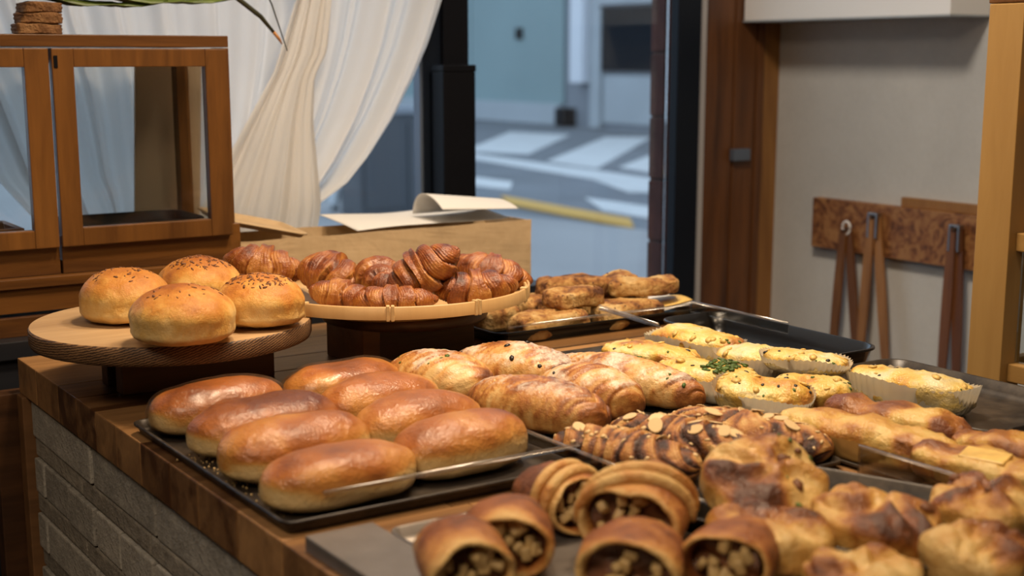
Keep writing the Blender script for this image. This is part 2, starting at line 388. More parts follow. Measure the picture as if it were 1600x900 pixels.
M['shell'] = bread('pastry_roll_crust', [(0.0, (0.64, 0.41, 0.15)), (0.4, (0.50, 0.22, 0.05)), (0.7, (0.28, 0.085, 0.018)), (1.0, (0.12, 0.035, 0.010))],
                   rough=0.5, amp=0.6, nscale=45, bump=0.5, bscale=110, coat=0.15, bdist=0.002)
M['filling'] = bread('nut_filling', [(0.0, (0.20, 0.07, 0.02)), (0.5, (0.11, 0.036, 0.011)), (1.0, (0.04, 0.014, 0.006))], rough=0.3, amp=0.6, nscale=70, bump=0.6, bscale=120, coat=0.4)
M['nut'] = plain('nut_piece', (0.50, 0.34, 0.14), 0.5, noise=0.25, nscale=60)
M['almond'] = plain('almond_slice', (0.62, 0.44, 0.22), 0.5, noise=0.15, nscale=50)
M['herb'] = plain('green_herb', (0.065, 0.115, 0.015), 0.6, noise=0.5, nscale=80)
M['olive'] = plain('dark_olive_bit', (0.018, 0.014, 0.010), 0.4)
M['seed'] = plain('brown_seed_flake', (0.15, 0.055, 0.018), 0.6, noise=0.4, nscale=70)
M['cheese'] = plain('melted_cheese', (0.66, 0.43, 0.12), 0.45, noise=0.25, nscale=70, bump=0.3)
M['rusk'] = bread('rusk', [(0.0, (0.36, 0.20, 0.085)), (0.5, (0.25, 0.12, 0.045)), (1.0, (0.09, 0.035, 0.012))], rough=0.8, amp=0.7, nscale=35, bump=0.8, bscale=80, bdist=0.003)

# ================================================================== room shell
RX = 2.72; WY = 2.80; CZ = 2.60
struct(box('floor', (-2.5, -2.5, -0.08), (RX + 0.12, WY + 0.12, 0.0), M['floor'], bev=0))
struct(box('ceiling', (-2.5, -2.5, CZ), (RX + 0.12, WY + 0.12, CZ + 0.1), M['ceiling'], bev=0))
struct(box('wall_right', (RX, -2.5, 0), (RX + 0.12, WY + 0.12, CZ), M['plaster'], bev=0))
struct(box('wall_left', (-2.62, -2.5, 0), (-2.5, WY + 0.12, CZ), M['plaster_dim'], bev=0))
struct(box('wall_behind', (-2.5, -2.62, 0), (RX + 0.12, -2.5, CZ), M['plaster_dim'], bev=0))
struct(box('wall_window', (-2.5, WY, 0), (-0.6, WY + 0.12, CZ), M['plaster_dim'], bev=0))
struct(box('trim_1', (-0.6, WY, 2.38), (2.46, WY + 0.10, CZ), M['black_frame'], bev=0.002))

# window_1: black steel shop front with its glass
win = bpy.data.objects.new('window_1', None); link(win); win['kind'] = 'structure'
win.location = (1.7, WY, 0)
def wpart(name, lo, hi, mat, bev=0.002):
    o = box(name, lo, hi, mat, win, bev); o.location = o.location - Vector(win.location); return o
wpart('pane', (-0.55, 2.830, 0.06), (1.605, 2.836, 2.38), M['glass'], 0)
wpart('pane', (1.722, 2.830, 0.06), (2.360, 2.836, 2.38), M['glass'], 0)
wpart('mullion', (1.655, 2.785, 0.0), (1.722, 2.84, 2.38), M['black_frame'])
wpart('sash_stile', (1.610, 2.800, 0.06), (1.655, 2.84, 2.38), M['navy_frame'])
wpart('sash_bead', (1.602, 2.806, 0.06), (1.610, 2.836, 2.38), M['latch'], 0.001)
wpart('frame_stile', (2.360, 2.79, 0.0), (2.438, 2.82, 2.38), M['navy_frame'])
wpart('edge_strip', (2.4385, 2.784, 0.0), (2.452, 2.82, 2.38), M['chrome'], 0.001)
wpart('bottom_rail', (-0.55, 2.845, 0.0), (2.345, 2.87, 0.06), M['black_frame'])
wpart('frame_stile', (-0.6, 2.79, 0.0), (-0.55, 2.86, 2.38), M['black_frame'])
# low black steel box in front of the mullion
pb = thing('post_box', 'black steel box post standing in front of the window mullion', 'post', (1.663, 2.755, 0))
b = box('body', (-0.043, -0.026, 0.0), (0.043, 0.026, 1.296), M['black_frame'], pb, 0.003)
box('cap', (-0.044, -0.028, 1.296), (0.044, 0.028, 1.312), M['black_frame'], pb, 0.003)

# timber door jamb in the corner, trim on the right wall
jm = bpy.data.objects.new('door_1', None); link(jm); jm['kind'] = 'structure'; jm.location = (2.57, WY, 0)
def jpart(name, lo, hi, mat, bev=0.003):
    o = box(name, lo, hi, mat, jm, bev); o.location = o.location - Vector(jm.location); return o
jpart('jamb_board', (2.4535, 2.790, 0), (2.555, 2.87, CZ), M['jamb_wood'])
jpart('jamb_board', (2.557, 2.787, 0), (2.632, 2.87, CZ), M['jamb_wood'])
jpart('jamb_board', (2.634, 2.783, 0), (2.660, 2.87, CZ), M['jamb_wood'])
jpart('latch_plate', (2.545, 2.768, 1.055), (2.605, 2.787, 1.087), M['latch'])
struct(box('trim_2', (2.664, 2.788, 0), (RX, 2.87, CZ), M['trim_wood'], bev=0.002))

# brick pier outside the window
pier = bpy.data.objects.new('wall_outside', None); link(pier); pier['kind'] = 'structure'; pier.location = (2.438, 2.90, 0)
box('mortar_core', (-0.048, -0.020, 0.0), (0.05, 0.030, 2.6), M['dark_mortar'], pier, 0)
bme = None
for k in range(16):
    z = 0.04 + k * 0.168
    if bme is None:
        o = box('brick', (-0.055, -0.026, -0.080), (0.055, 0.034, 0.080), M['red_brick'], pier, 0.004); bme = o
    else:
        o = bme.copy(); link(o, pier)
    o.location = (0.0, 0.0, z + 0.04)

# ================================================================== street
struct(mk('ground_street', [(-14, 2.95, -0.02), (30, 2.95, -0.02), (30, 60, -0.02), (-14, 60, -0.02)], [(0, 1, 2, 3)], M['asphalt']))
def slab(name, pts, mat, z=0.0, h=0.02, parent=None):
    n = len(pts); V = [(x, y, z) for x, y in pts] + [(x, y, z - h) for x, y in pts]
    Fc = [tuple(range(n)), tuple(range(2 * n - 1, n - 1, -1))] + [(i, i + n, (i + 1) % n + n, (i + 1) % n) for i in range(n)]
    c = Vector((sum(p[0] for p in pts) / n, sum(p[1] for p in pts) / n, z - h))
    return mk(name, [Vector(v) - c for v in V], Fc, mat, parent, loc=c)
struct(slab('floor_pavement', [(-14, 2.95), (30, 2.95), (10.5, 6.0), (6.85, 8.15), (6.5, 10.0), (6.3, 20), (6.0, 58), (-14, 58)], M['pavement'], 0.0, 0.02))
g = 'white crossing stripes on the road'
tag(slab('crossing_stripe', [(10.6, 17.3), (14.05, 21.3), (14.4, 19.9), (11.0, 16.2)], M['road_white'], -0.012, 0.008), 'white crossing stripe left, beside the pale blue facade', 'road marking', g)
tag(slab('crossing_stripe', [(10.45, 14.95), (14.5, 19.0), (15.1, 18.5), (10.25, 13.6)], M['road_white'], -0.012, 0.008), 'white crossing stripe in the middle, left of the dark red brick pier', 'road marking', g)
tag(slab('crossing_stripe', [(10.6, 13.6), (12.2, 15.0), (13.0, 14.5), (10.3, 12.2)], M['road_white'], -0.012, 0.008), 'white crossing stripe touching the brick pier, rightmost of three', 'road marking', g)
tag(slab('stop_line', [(10.45, 17.2), (9.95, 12.2), (9.0, 10.8), (8.7, 11.0), (9.3, 12.4), (9.91, 16.2)], M['road_white'], -0.011, 0.008), 'long thin white line below the crossing stripes', 'road marking')
tag(slab('kerb_line', [(7.35, 11.3), (7.17, 9.04), (6.82, 8.55), (6.98, 10.6)], M['road_yellow'], 0.006, 0.02), 'yellow painted line along the far kerb', 'road marking')
tag(slab('road_arrow', [(8.0, 10.8), (8.0, 9.4), (7.4, 8.85), (7.46, 9.8)], M['road_white'], -0.011, 0.008), 'white patch of paint on the road near the yellow line', 'road marking')
tag(slab('road_dash', [(8.35, 13.5), (8.37, 12.64), (7.85, 11.9), (7.78, 12.5)], M['road_white'], -0.011, 0.008), 'short white dash of paint left above the yellow line', 'road marking')
fc = thing('street_building', 'pale blue and grey building across the street behind the crossing', 'building', (16.2, 24, 0))
def fpart(name, y0, y1, z0, z1, mat, d=0.1, parent=fc):
    return box(name, (-d, y0 - 24, z0), (0.05, y1 - 24, z1), mat, parent, 0.01)
box('wall', (0.0, -10, -0.02), (1.0, 22, 9), M['fac_grey'], fc, 0)
fpart('cladding', 22.55, 26.0, 0.42, 6, M['fac_teal'], 0.06)
fpart('cladding', 26.03, 30.5, 0.42, 6, M['fac_teal'], 0.06)
fpart('cladding', 30.53, 36, 0.42, 6, M['fac_teal'], 0.06)
fpart('plinth', 22.6, 36, 0.0, 0.42, M['fac_light'], 0.16)
fpart('downpipe', 21.68, 22.08, 0.85, 7, M['fac_white'], 0.25)
fpart('shop_window', 18.4, 21.25, 1.08, 2.25, M['fac_dark'], 0.10)
fpart('window_head', 18.4, 21.4, 2.30, 2.75, M['fac_light'], 0.14)
fpart('stall_riser', 18.4, 21.25, 0.1, 1.0, M['fac_light'], 0.05)
fpart('pilaster', 21.30, 21.62, 0.0, 6, M['fac_light'], 0.10)
fpart('vent', 23.98, 24.22, 1.70, 1.93, M['fac_dark'], 0.10)
fpart('downpipe_shoe', 22.2, 22.5, 0.0, 0.35, M['fac_dark'], 0.30)
# street hoop and a dark box seen to the left of the mullion
hp = [(5.4 + 0.26 - 0.26 * math.cos(a), 11.0, 0.06 + 0.24 * math.sin(a)) for a in np.linspace(0, math.pi, 14)]
hp = [(hp[0][0], 11.0, 0.0)] + hp + [(hp[-1][0], 11.0, 0.0)]
tag(tube('cycle_hoop', [Vector(p) - Vector((5.66, 11, 0)) for p in hp], 0.05, M['hoop'], loc=(5.66, 11, 0)), 'pale curved metal hoop on the pavement below the curtain', 'cycle hoop')
kb = thing('street_cabinet', 'dark grey utility cabinet on the pavement left of the black post', 'cabinet', (5.42, 10.5, 0), R(-5))
box('body', (-0.1, -0.2, 0.0), (0.75, 0.25, 0.86), M['dark_metal'], kb, 0.01); box('roof', (-0.12, -0.22, 0.86), (0.77, 0.27, 0.92), M['fac_grey'], kb, 0.01)
box('door', (-0.06, -0.212, 0.08), (0.32, -0.2, 0.80), M['dark_metal'], kb, 0.003); box('door', (0.34, -0.212, 0.08), (0.71, -0.2, 0.80), M['dark_metal'], kb, 0.003)

# ================================================================== counter
TZ = 0.85
wt = thing('worktop', 'butcher block wooden worktop under the bread trays', 'worktop', (1.1, 1.45, TZ))
rng = random.Random(4)
ys = [0.55]
while ys[-1] < 2.27: ys.append(min(2.27, ys[-1] + rng.uniform(0.085, 0.125)))
if ys[-1] - ys[-2] < 0.05: ys.pop(-2)
for a, b_ in zip(ys[:-1], ys[1:]):
    xs = [0.54, rng.uniform(0.72, 0.95), rng.uniform(1.15, 1.4), 1.66]
    for x0, x1 in zip(xs[:-1], xs[1:]):
        o = box('plank', (x0 + .0003, a + .0003, TZ - 0.058), (x1 - .0003, b_ - .0003, TZ), M['plank'], wt, 0.0022)
        o.location = o.location - Vector(wt.location)
cb = thing('counter_base', 'grey block masonry counter base below the worktop', 'counter', (0.6, 1.45, 0))
def cpart(name, lo, hi, mat, bev=0.002):
    o = box(name, lo, hi, mat, cb, bev); o.location = o.location - Vector(cb.location); return o
cpart('mortar_core', (0.560, 0.56, 0.0), (1.62, 2.23, TZ - 0.058), M['mortar'], 0)
rows = []
for z0, z1, jy in [(0.708, 0.767, [2.383, 1.977, 1.702, 1.415, 1.13, 0.84, 0.56]),
        (0.612, 0.670, [2.383, 2.250, 2.112, 1.975, 1.857, 1.715, 1.575, 1.435, 1.295, 1.155, 1.015, 0.87, 0.72, 0.56]),
        (0.515, 0.574, [2.383, 2.250, 1.980, 1.700, 1.420, 1.140, 0.86, 0.56]),
        (0.420, 0.478, [2.383, 2.250, 2.112, 1.975, 1.840, 1.700, 1.560, 1.420, 1.280, 1.14, 1.0, 0.86, 0.72, 0.56]),
        (0.325, 0.383, [2.383, 2.110, 1.840, 1.560, 1.280, 1.0, 0.72, 0.56])]:
    k = 0.968; rows.append((1.33 - (1.33 - z0) * k, 1.33 - (1.33 - z1) * k, [y * k for y in jy]))
brng = random.Random(9)
for z0, z1, jy in rows:
    for y1, y0 in zip(jy[:-1], jy[1:]):
        y1 = min(y1, 2.235)
        if y1 - y0 < 0.03: continue
        d = brng.uniform(-0.002, 0.002)
        o = cpart('brick', (0.547 + d, y0 + 0.004, z0), (0.59, y1 - 0.004, z1), M['brick'], 0.003)
        o.rotation_euler = (brng.uniform(-.006, .006), 0, brng.uniform(-.006, .006))
# thin split-faced courses between the block courses
for (z0, _, _), (_, z1, _) in zip(rows[:-1], rows[1:]):
    y = 2.235
    while y > 0.60:
        l_ = brng.uniform(0.20, 0.33); y0 = max(0.56, y - l_)
        cpart('brick', (0.5505 + brng.uniform(-.0015, .0015), y0 + .0015, z1 + .003), (0.59, y - .0015, z0 - .003), M['mortar'], 0.004)
        y = y0
cpart('corner_post', (0.535, 2.236, 0.0), (0.585, 2.268, TZ - 0.059), M['stand_mid'])
cpart('corner_post', (0.50, 2.272, 0.0), (0.565, 2.31, TZ - 0.059), M['stand_dark'])
# black ledge behind the counter, carries the case and the bags
lg = thing('window_ledge', 'black ledge behind the counter below the wooden display case', 'ledge', (0.6, 2.5, 0))
box('top_slab', (-1.4, -0.176, 0.835), (1.035, 0.16, 0.866), M['black_ledge'], lg, 0.002)
box('front_panel', (-1.4, -0.165, 0.0), (1.03, -0.145, 0.835), M['black_ledge'], lg, 0.001)
box('back_panel', (-1.4, 0.13, 0.0), (1.03, 0.15, 0.835), M['black_ledge'], lg, 0.001)

# ================================================================== display case
dc = thing('display_case', 'brown wooden glazed display case on the black ledge', 'display case', (0.6, 2.38, 0.866))
def dpart(name, lo, hi, mat, bev=0.0015, parent=None, rel=None):
    o = box(name, lo, hi, mat, parent or dc, bev); o.location = o.location - Vector((0.6, 2.38, 0.866)) - (rel if rel is not None else Vector()); return o
dpart('plinth', (-0.05, 2.36, 0.866), (0.99, 2.62, 0.899), M['case_wood'])
dpart('base_board', (-0.05, 2.366, 0.905), (0.985, 2.62, 0.947), M['case_wood'])
dpart('ledge_strip', (-0.05, 2.358, 0.9475), (0.984, 2.62, 0.964), M['case_wood'])
dpart('sill_board', (0.652, 2.377, 0.9645), (0.976, 2.40, 1.030), M['case_wood'])
dpart('sill_board', (-0.05, 2.377, 0.9645), (0.648, 2.40, 1.030), M['case_wood'])
dpart('bottom_board', (-0.04, 2.402, 0.9645), (0.972, 2.618, 0.985), M['case_wood'])
dpart('top_board', (-0.06, 2.362, 1.346), (0.960, 2.63, 1.366), M['case_wood'])
for x, y in ((0.945, 2.384), (0.945, 2.590), (-0.05, 2.375), (-0.05, 2.590)):
    dpart('corner_post', (x, y, 0.985 if y > 2.5 else 1.03), (x + 0.024, y + 0.028, 1.345), M['case_wood_v'])
dpart('back_rail', (-0.02, 2.592, 1.318), (0.95, 2.612, 1.345), M['case_wood'])
def case_door(x0, x1, z0, z1, hinge_x):
    bm = bmesh.new(); st = 0.036
    c = Vector(((x0 + x1) / 2, 2.371, (z0 + z1) / 2))
    def ab(lo, hi): add_box(bm, [lo[i] - c[i] for i in range(3)], [hi[i] - c[i] for i in range(3)], 0.0018)
    ab((x0, 2.362, z0), (x0 + st, 2.382, z1)); ab((x1 - st - 0.004, 2.362, z0), (x1, 2.382, z1))
    ab((x0 + st, 2.3625, z1 - 0.031), (x1 - st - 0.004, 2.3815, z1)); ab((x0 + st, 2.3625, z0), (x1 - st - 0.004, 2.3815, z0 + 0.031))
    d = bm_obj('door', bm, M['case_wood_v'], dc, False, c - Vector((0.6, 2.38, 0.866)))
    box('pane', (x0 + st - .004 - c.x, 2.371 - c.y, z0 + .027 - c.z), (x1 - st - c.x, 2.374 - c.y, z1 - .027 - c.z), M['case_glass'], d, 0)
    hz = z1 - 0.02
    box('hinge', (hinge_x - 0.004 - c.x, 2.3605 - c.y, hz - 0.012 - c.z), (hinge_x + 0.002 - c.x, 2.362 - c.y, hz + 0.008 - c.z), M['black_frame'], d, 0)
    return d
case_door(0.650, 0.956, 1.012, 1.3435, 0.657)
case_door(0.255, 0.645, 1.012, 1.3435, 0.26)
case_door(-0.045, 0.248, 1.012, 1.3435, -0.04)
dpart('side_pane', (0.962, 2.404, 0.99), (0.965, 2.588, 1.345), M['case_glass'], 0)
dpart('back_pane', (-0.02, 2.60, 0.99), (0.95, 2.603, 1.318), M['case_glass'], 0)

def rrect(hx, hy, r, k=5):
    pts = []
    for cx, cy, a0 in ((hx - r, hy - r, 0), (-hx + r, hy - r, 90), (-hx + r, -hy + r, 180), (hx - r, -hy + r, 270)):
        for i in range(k + 1):
            a = R(a0 + 90 * i / k); pts.append((cx + r * math.cos(a), cy + r * math.sin(a)))
    return pts
def tray_mesh(name, hx, hy, h, mat, flare=0.012, lip=0.006, r=0.03, th=0.0016, parent=None, loc=None, rot=None):
    """rounded sheet tray: floor, flared wall, rolled lip, underside"""
    loops = [(-flare - 0.010, th), (-flare, th + 0.002), (-flare * 0.55, h * 0.45), (0, h - 0.001), (lip * .5, h), (lip, h - 0.001), (lip, h - 0.004),
             (lip * .3, h - 0.004), (th - flare * 0.5, h * 0.40), (-flare + th, 0.0008), (-flare - 0.008, 0.0)]
    V = []; Fc = []; n = None
    for off, z in loops:
        p = rrect(hx + off, hy + off, max(0.004, r + off)); n = len(p); V += [(x, y, z) for x, y in p]
    for i in range(len(loops) - 1):
        for k in range(n): Fc.append((i * n + k, (i + 1) * n + k, (i + 1) * n + (k + 1) % n, i * n + (k + 1) % n))
    Fc.append(tuple(range(n))); Fc.append(tuple(range((len(loops) - 1) * n, len(loops) * n))[::-1])
    o = mk(name, V, Fc, mat, parent, False, loc, rot)
    o.data.polygons.foreach_set('use_smooth', [len(p.vertices) == 4 for p in o.data.polygons]); return o
def tray(name, label, x0, y0, x1, y1, z, h, mat, rz=0, **kw):
    o = tray_mesh(name, (x1 - x0) / 2, (y1 - y0) / 2, h, mat, loc=((x0 + x1) / 2, (y0 + y1) / 2, z), rot=(0, 0, R(rz)), **kw)
    return tag(o, label, 'tray')
# things in and behind the case
tray('small_tray', 'black tray on the floor of the display case behind glass', 0.675, 2.42, 0.93, 2.58, 0.9855, 0.055, M['black_frame'], lip=0.003)
bx = thing('wooden_crate', 'dark wooden crate inside the left compartment of the display case', 'crate', (0.45, 2.50, 0.9855))
for i, (lo, hi) in enumerate((((-.14, -.07, 0), (.155, -.058, .055)), ((-.14, .058, 0), (.155, .07, .055)), ((-.14, -.0575, 0), (-.128, .0575, .055)), ((.143, -.0575, 0), (.155, .0575, .055)))):
    box('side_board', lo, hi, M['stand_mid'], bx, 0.001)
box('floor_board', (-.127, -.057, 0), (.142, .057, .008), M['stand_dark'], bx, 0.001)
box('lining_cloth', (-.10, -.05, 0.03), (.13, .05, .068), M['stand_dark'], bx, 0.012)
bp = box('paper_backing', (-0.070, -0.005, -0.229), (0.062, 0.005, 0.229), M['beige'], None, 0.002)
bp.location = (0.938, 2.645, 1.0965); bp.rotation_euler = (0, R(3), 0); tag(bp, 'beige paper sheet standing upright behind the display case', 'paper')

# rough slabs on top of the case
def sphere_dirs(n, m):
    th = np.linspace(0, math.pi, n + 1)[:, None]; ph = np.linspace(0, 2 * math.pi, m, endpoint=False)[None, :]
    x = np.cos(th) * np.ones_like(ph); y = np.sin(th) * np.cos(ph); z = np.sin(th) * np.sin(ph)
    return np.stack([-x, y, z], -1)
def spow(x, e): return np.sign(x) * np.abs(x) ** e
def normals(P):
    du = np.gradient(P, axis=0); dv = (np.roll(P, -1, 1) - np.roll(P, 1, 1)) / 2
    N = np.cross(du, dv); l = np.linalg.norm(N, axis=-1, keepdims=True); N = N / np.maximum(l, 1e-12)
    c = P.mean((0, 1)); s = np.sign(((P - c) * N).sum(-1, keepdims=True).mean()); return N * (s if s != 0 else 1)
def blob(name, L, W, H, fn, mat, n=44, m=60, ex=0.8, ey=0.85, ez_top=0.85, ez_bot=0.35, belly=0.36, seed=0, loc=(0, 0, 0), rz=0, tilt=(0, 0), parent=None):
    """closed dough body lying on z=0, long axis local x. fn(P,D)->(normal displacement, bake, sugar)"""
    D = sphere_dirs(n, m)
    # poles of the grid lie on x; superellipsoid exponents below 1 make it boxier
    x = spow(D[..., 0], ex) * L / 2; y = spow(D[..., 1], ey) * W / 2
    zt = spow(np.maximum(D[..., 2], 0), ez_top) * H * (1 - belly); zb = spow(np.minimum(D[..., 2], 0), ez_bot) * H * belly
    P = np.stack([x, y, zt + zb + H * belly], -1)
    N = normals(P); N[0] = (-1, 0, 0); N[-1] = (1, 0, 0)
    disp, bake, sug = fn(P, D)
    disp = np.broadcast_to(disp, D.shape[:2]).copy(); disp[0] = disp[0].mean(); disp[-1] = disp[-1].mean()
    P = P + N * disp[..., None]
    P[..., 2] = np.maximum(P[..., 2], 0.0)
    V, Fc = grid(P, True, True, True)
    o = mk(name, V, Fc, mat, parent, True, loc, (R(tilt[0]), R(tilt[1]), R(rz)))
    for nm, arr in (('bake', bake), ('sugar', sug)):
        if arr is None: continue
        at = o.data.attributes.new(nm, 'FLOAT', 'POINT'); at.data.foreach_set('value', np.broadcast_to(arr, D.shape[:2]).astype(np.float32).ravel())
    o['_s'] = 0; del o['_s']
    return o, P, N
def flakes(name, P, N, count, size, mat, parent, seed=0, zmin=0.55, aspect=0.5, thick=0.25, sel=None, lift=0.0):
    """little bits lying on the upper surface of a dough body, one joined part"""
    r = np.random.RandomState(seed); PP = P.reshape(-1, 3); NN = N.reshape(-1, 3)
    ok = NN[:, 2] > zmin
    if sel is not None: ok &= sel.reshape(-1)
    idx = np.where(ok)[0]
    if len(idx) == 0: return None
    bm = bmesh.new()
    for k in range(count):
        i = r.choice(idx); p = Vector(PP[i]); nrm = Vector(NN[i]).normalized(); s = size * r.uniform(0.6, 1.35)
        q = nrm.to_track_quat('Z', 'Y'); mt = Matrix.Translation(p + nrm * lift) @ q.to_matrix().to_4x4() @ Matrix.Rotation(r.uniform(0, 6.3), 4, 'Z') @ Matrix.Rotation(r.uniform(-.35, .35), 4, 'X')
        rr = bmesh.ops.create_icosphere(bm, subdivisions=1, radius=0.5)
        bmesh.ops.scale(bm, vec=(s, s * aspect * r.uniform(.7, 1.3), s * thick), verts=rr['verts']); bmesh.ops.transform(bm, matrix=mt, verts=rr['verts'])
    o = bm_obj(name, bm, mat, parent, True); o['kind'] = 'stuff'; return o

sl_lab = ['lowest of three rough brown crispbread slabs on the display case', 'middle of three rough brown crispbread slabs on the display case', 'topmost rough brown crispbread slab on the display case']
for k in range(3):
    def f(P, D, k=k):
        return 0.0045 * fbm(P, 60, 4, 30 + k) + 0.0012 * np.sin(P[..., 2] * 900), np.clip(0.45 + 0.9 * fbm(P, 50, 3, 7 + k), 0, 1), None
    o, _, _ = blob('crispbread_slab', 0.078 - 0.006 * k, 0.065, 0.0185, f, M['rusk'], 30, 40, ex=0.3, ey=0.35, ez_top=0.4, ez_bot=0.4, belly=0.5, loc=(0.652 + 0.003 * k, 2.45, 1.3665 + 0.0178 * k), rz=3 * k - 3)
    tag(o, sl_lab[k], 'crispbread', 'crispbread slabs on the display case')

# plant on the case, pot outside the frame, leaves arching into view
pl = thing('potted_plant', 'green plant with long drooping leaves above the display case', 'plant', (0.30, 2.49, 1.3665))
lathe('pot', [(0.0, 0), (0.055, 0), (0.075, 0.11), (0.079, 0.115), (0.073, 0.115), (0.066, 0.10), (0.0, 0.10)], M['pot'], pl, 40)
def leaf(name, pts, width, mat, par):
    pts = [Vector(p) for p in pts]; n = 26; V = []; Fc = []
    def bez(t):
        a, b_, c, d = pts; return a * (1 - t) ** 3 + b_ * 3 * t * (1 - t) ** 2 + c * 3 * t * t * (1 - t) + d * t ** 3
    for i in range(n + 1):
        t = i / n; p = bez(t); tg = (bez(min(1, t + .01)) - bez(max(0, t - .01))).normalized()
        sd = tg.cross(Vector((0, 0, 1))).normalized(); up = sd.cross(tg)
        wd = width * math.sin(math.pi * min(1, (t * .94 + .03)) ** 0.8) ** 0.8
        for j in range(7):
            u = j / 3 - 1
            V.append(p + sd * u * wd - up * (abs(u) ** 1.5 * wd * 0.35) + up * 0.003 * math.sin(t * 40 + j * 2))
    for i in range(n):
        for j in range(6): Fc.append((i * 7 + j, i * 7 + j + 1, (i + 1) * 7 + j + 1, (i + 1) * 7 + j))
    o = mk(name, V, Fc, mat, par, True)
    md = o.modifiers.new('thick', 'SOLIDIFY'); md.thickness = 0.0012; return o
leaf('leaf', [(0, 0, .10), (.18, -.03, .15), (.36, -.05, .025), (.58, -.05, .062)], .030, M['leaf'], pl)
leaf('leaf', [(0, 0, .10), (.25, -.04, .15), (.46, -.05, .030), (.72, -.04, .072)], .030, M['leaf'], pl)
leaf('leaf', [(0, 0, .10), (.20, .02, .25), (.50, .0, .24), (.70, -.03, .074)], .028, M['leaf'], pl)
leaf('leaf', [(0, 0, .10), (-.05, -.05, .25), (-.2, -.02, .3), (-.3, -.03, .15)], .030, M['leaf'], pl)
st = tube('stem', [(.0, 0, .1), (.2, -.03, .23), (.45, -.04, .20), (.64, -.04, .10), (.715, -.04, .070), (.762, -.04, .036), (.790, -.04, .004)], [.004, .004, .004, .0045, .005, .0045, .003], M['stem'], pl)
tube('dry_tip', [(.786, -.04, .009), (.797, -.04, -.004), (.803, -.04, -.014)], [.0035, .003, .001], M['tip'], pl)
tube('stem', [(.0, 0, .1), (.3, -.02, .26), (.65, -.03, .20), (.76, -.035, .11), (.785, -.038, .06), (.813, -.04, -.026)], [.003, .003, .002, .0018, .0016, .001], M['stem'], pl)

# ================================================================== curtains
def interp(z, zs, xs): return float(np.interp(z, zs, xs))
def curtain(name, label, zt, zb, lz, lx, rz_, rx, Y, folds, amp, seed, mat, ns=180, nt=70, bulge=0.0):
    V = []; Fc = []
    r = random.Random(seed); ph = [r.uniform(0, 6.28) for _ in range(4)]
    for j in range(nt + 1):
        t = j / nt; z = zt + (zb - zt) * t
        a = interp(-z, [-v for v in lz], lx); b_ = interp(-z, [-v for v in rz_], rx)
        width = b_ - a
        for i in range(ns + 1):
            s = i / ns
            fo = math.sin(2 * math.pi * folds * s + ph[0] + 0.8 * math.sin(3.1 * s * 2 + ph[1])) + 0.45 * math.sin(2 * math.pi * folds * 1.83 * s + ph[2] + 1.5 * t) + 0.3 * math.sin(2 * math.pi * folds * 3.4 * s + ph[3])
            k = 1.0 + 0.45 * math.sin(2.5 * t + 6 * s)
            zz = z + bulge * math.sin(math.pi * s) * t
            V.append((a + width * s + 0.006 * math.cos(2 * math.pi * folds * s + ph[1]), Y + amp * fo * k * (0.55 + 0.45 * min(1, width / 0.6)), zz))
    m_ = ns + 1
    for j in range(nt):
        for i in range(ns): Fc.append((j * m_ + i, j * m_ + i + 1, (j + 1) * m_ + i + 1, (j + 1) * m_ + i))
    o = mk(name, V, Fc, mat, None, True); return tag(o, label, 'curtain')
curtain('curtain', 'sheer white curtain gathered towards the display case', 2.36, 0.90,
        [2.36, 1.45, 1.28, 1.10, 1.0, 0.90], [0.20, 0.50, 0.57, 0.64, 0.72, 0.80],
        [2.36, 1.75, 1.46, 1.36, 1.288, 1.20, 1.115, 1.06, 1.017, 0.96, 0.90], [1.86, 1.72, 1.624, 1.585, 1.548, 1.495, 1.430, 1.375, 1.30, 1.22, 1.19],
        2.715, 11, 0.013, 3, M['curtain'], ns=260, nt=90)
curtain('curtain_swag', 'cream curtain bunched in front of the sheer white curtain', 2.36, 0.92,
        [2.36, 1.45, 1.30, 1.15, 1.02, 0.92], [1.21, 1.23, 1.175, 1.08, 1.00, 0.98],
        [2.36, 1.45, 1.34, 1.29, 1.20, 1.02, 0.92], [1.31, 1.312, 1.298, 1.268, 1.262, 1.275, 1.255],
        2.655, 3.3, 0.012, 8, M['muslin'], ns=90, nt=80)

# ================================================================== kraft bag, papers, wooden tray on the ledge
kg = thing('kraft_paper_box', 'kraft paper box standing behind the croissant basket', 'box', (1.30, 2.43, 0.8665))
def panel(name, lo, hi, mat, par, nx=14, nz=6, amp=0.002, seed=0):
    """thin crumpled paper wall"""
    lo = Vector(lo); hi = Vector(hi); o = box(name, lo, hi, mat, par, 0)
    bm = bmesh.new(); bm.from_mesh(o.data); bmesh.ops.subdivide_edges(bm, edges=[e for e in bm.edges if e.calc_length() > 0.03], cuts=nx, use_grid_fill=True)
    for v in bm.verts:
        d = float(fbm(np.array(v.co)[None], 22, 3, seed)[0]) * amp; v.co += Vector((d, d, d * .6))
    bm.to_mesh(o.data); bm.free(); return o
panel('front_wall', (-.325, -.03, 0), (.337, -.027, .125), M['kraft'], kg, amp=0.004, seed=2)
panel('back_wall', (-.325, .15, 0), (.337, .153, .120), M['kraft'], kg, amp=0.004, seed=5)
panel('side_wall', (.334, -.027, 0), (.337, .150, .124), M['kraft'], kg, amp=0.003, seed=8)
panel('side_wall', (-.325, -.027, 0), (-.322, .150, .118), M['kraft'], kg, amp=0.003, seed=9)
box('base_sheet', (-.322, -.027, 0), (.334, .15, .003), M['kraft'], kg, 0)
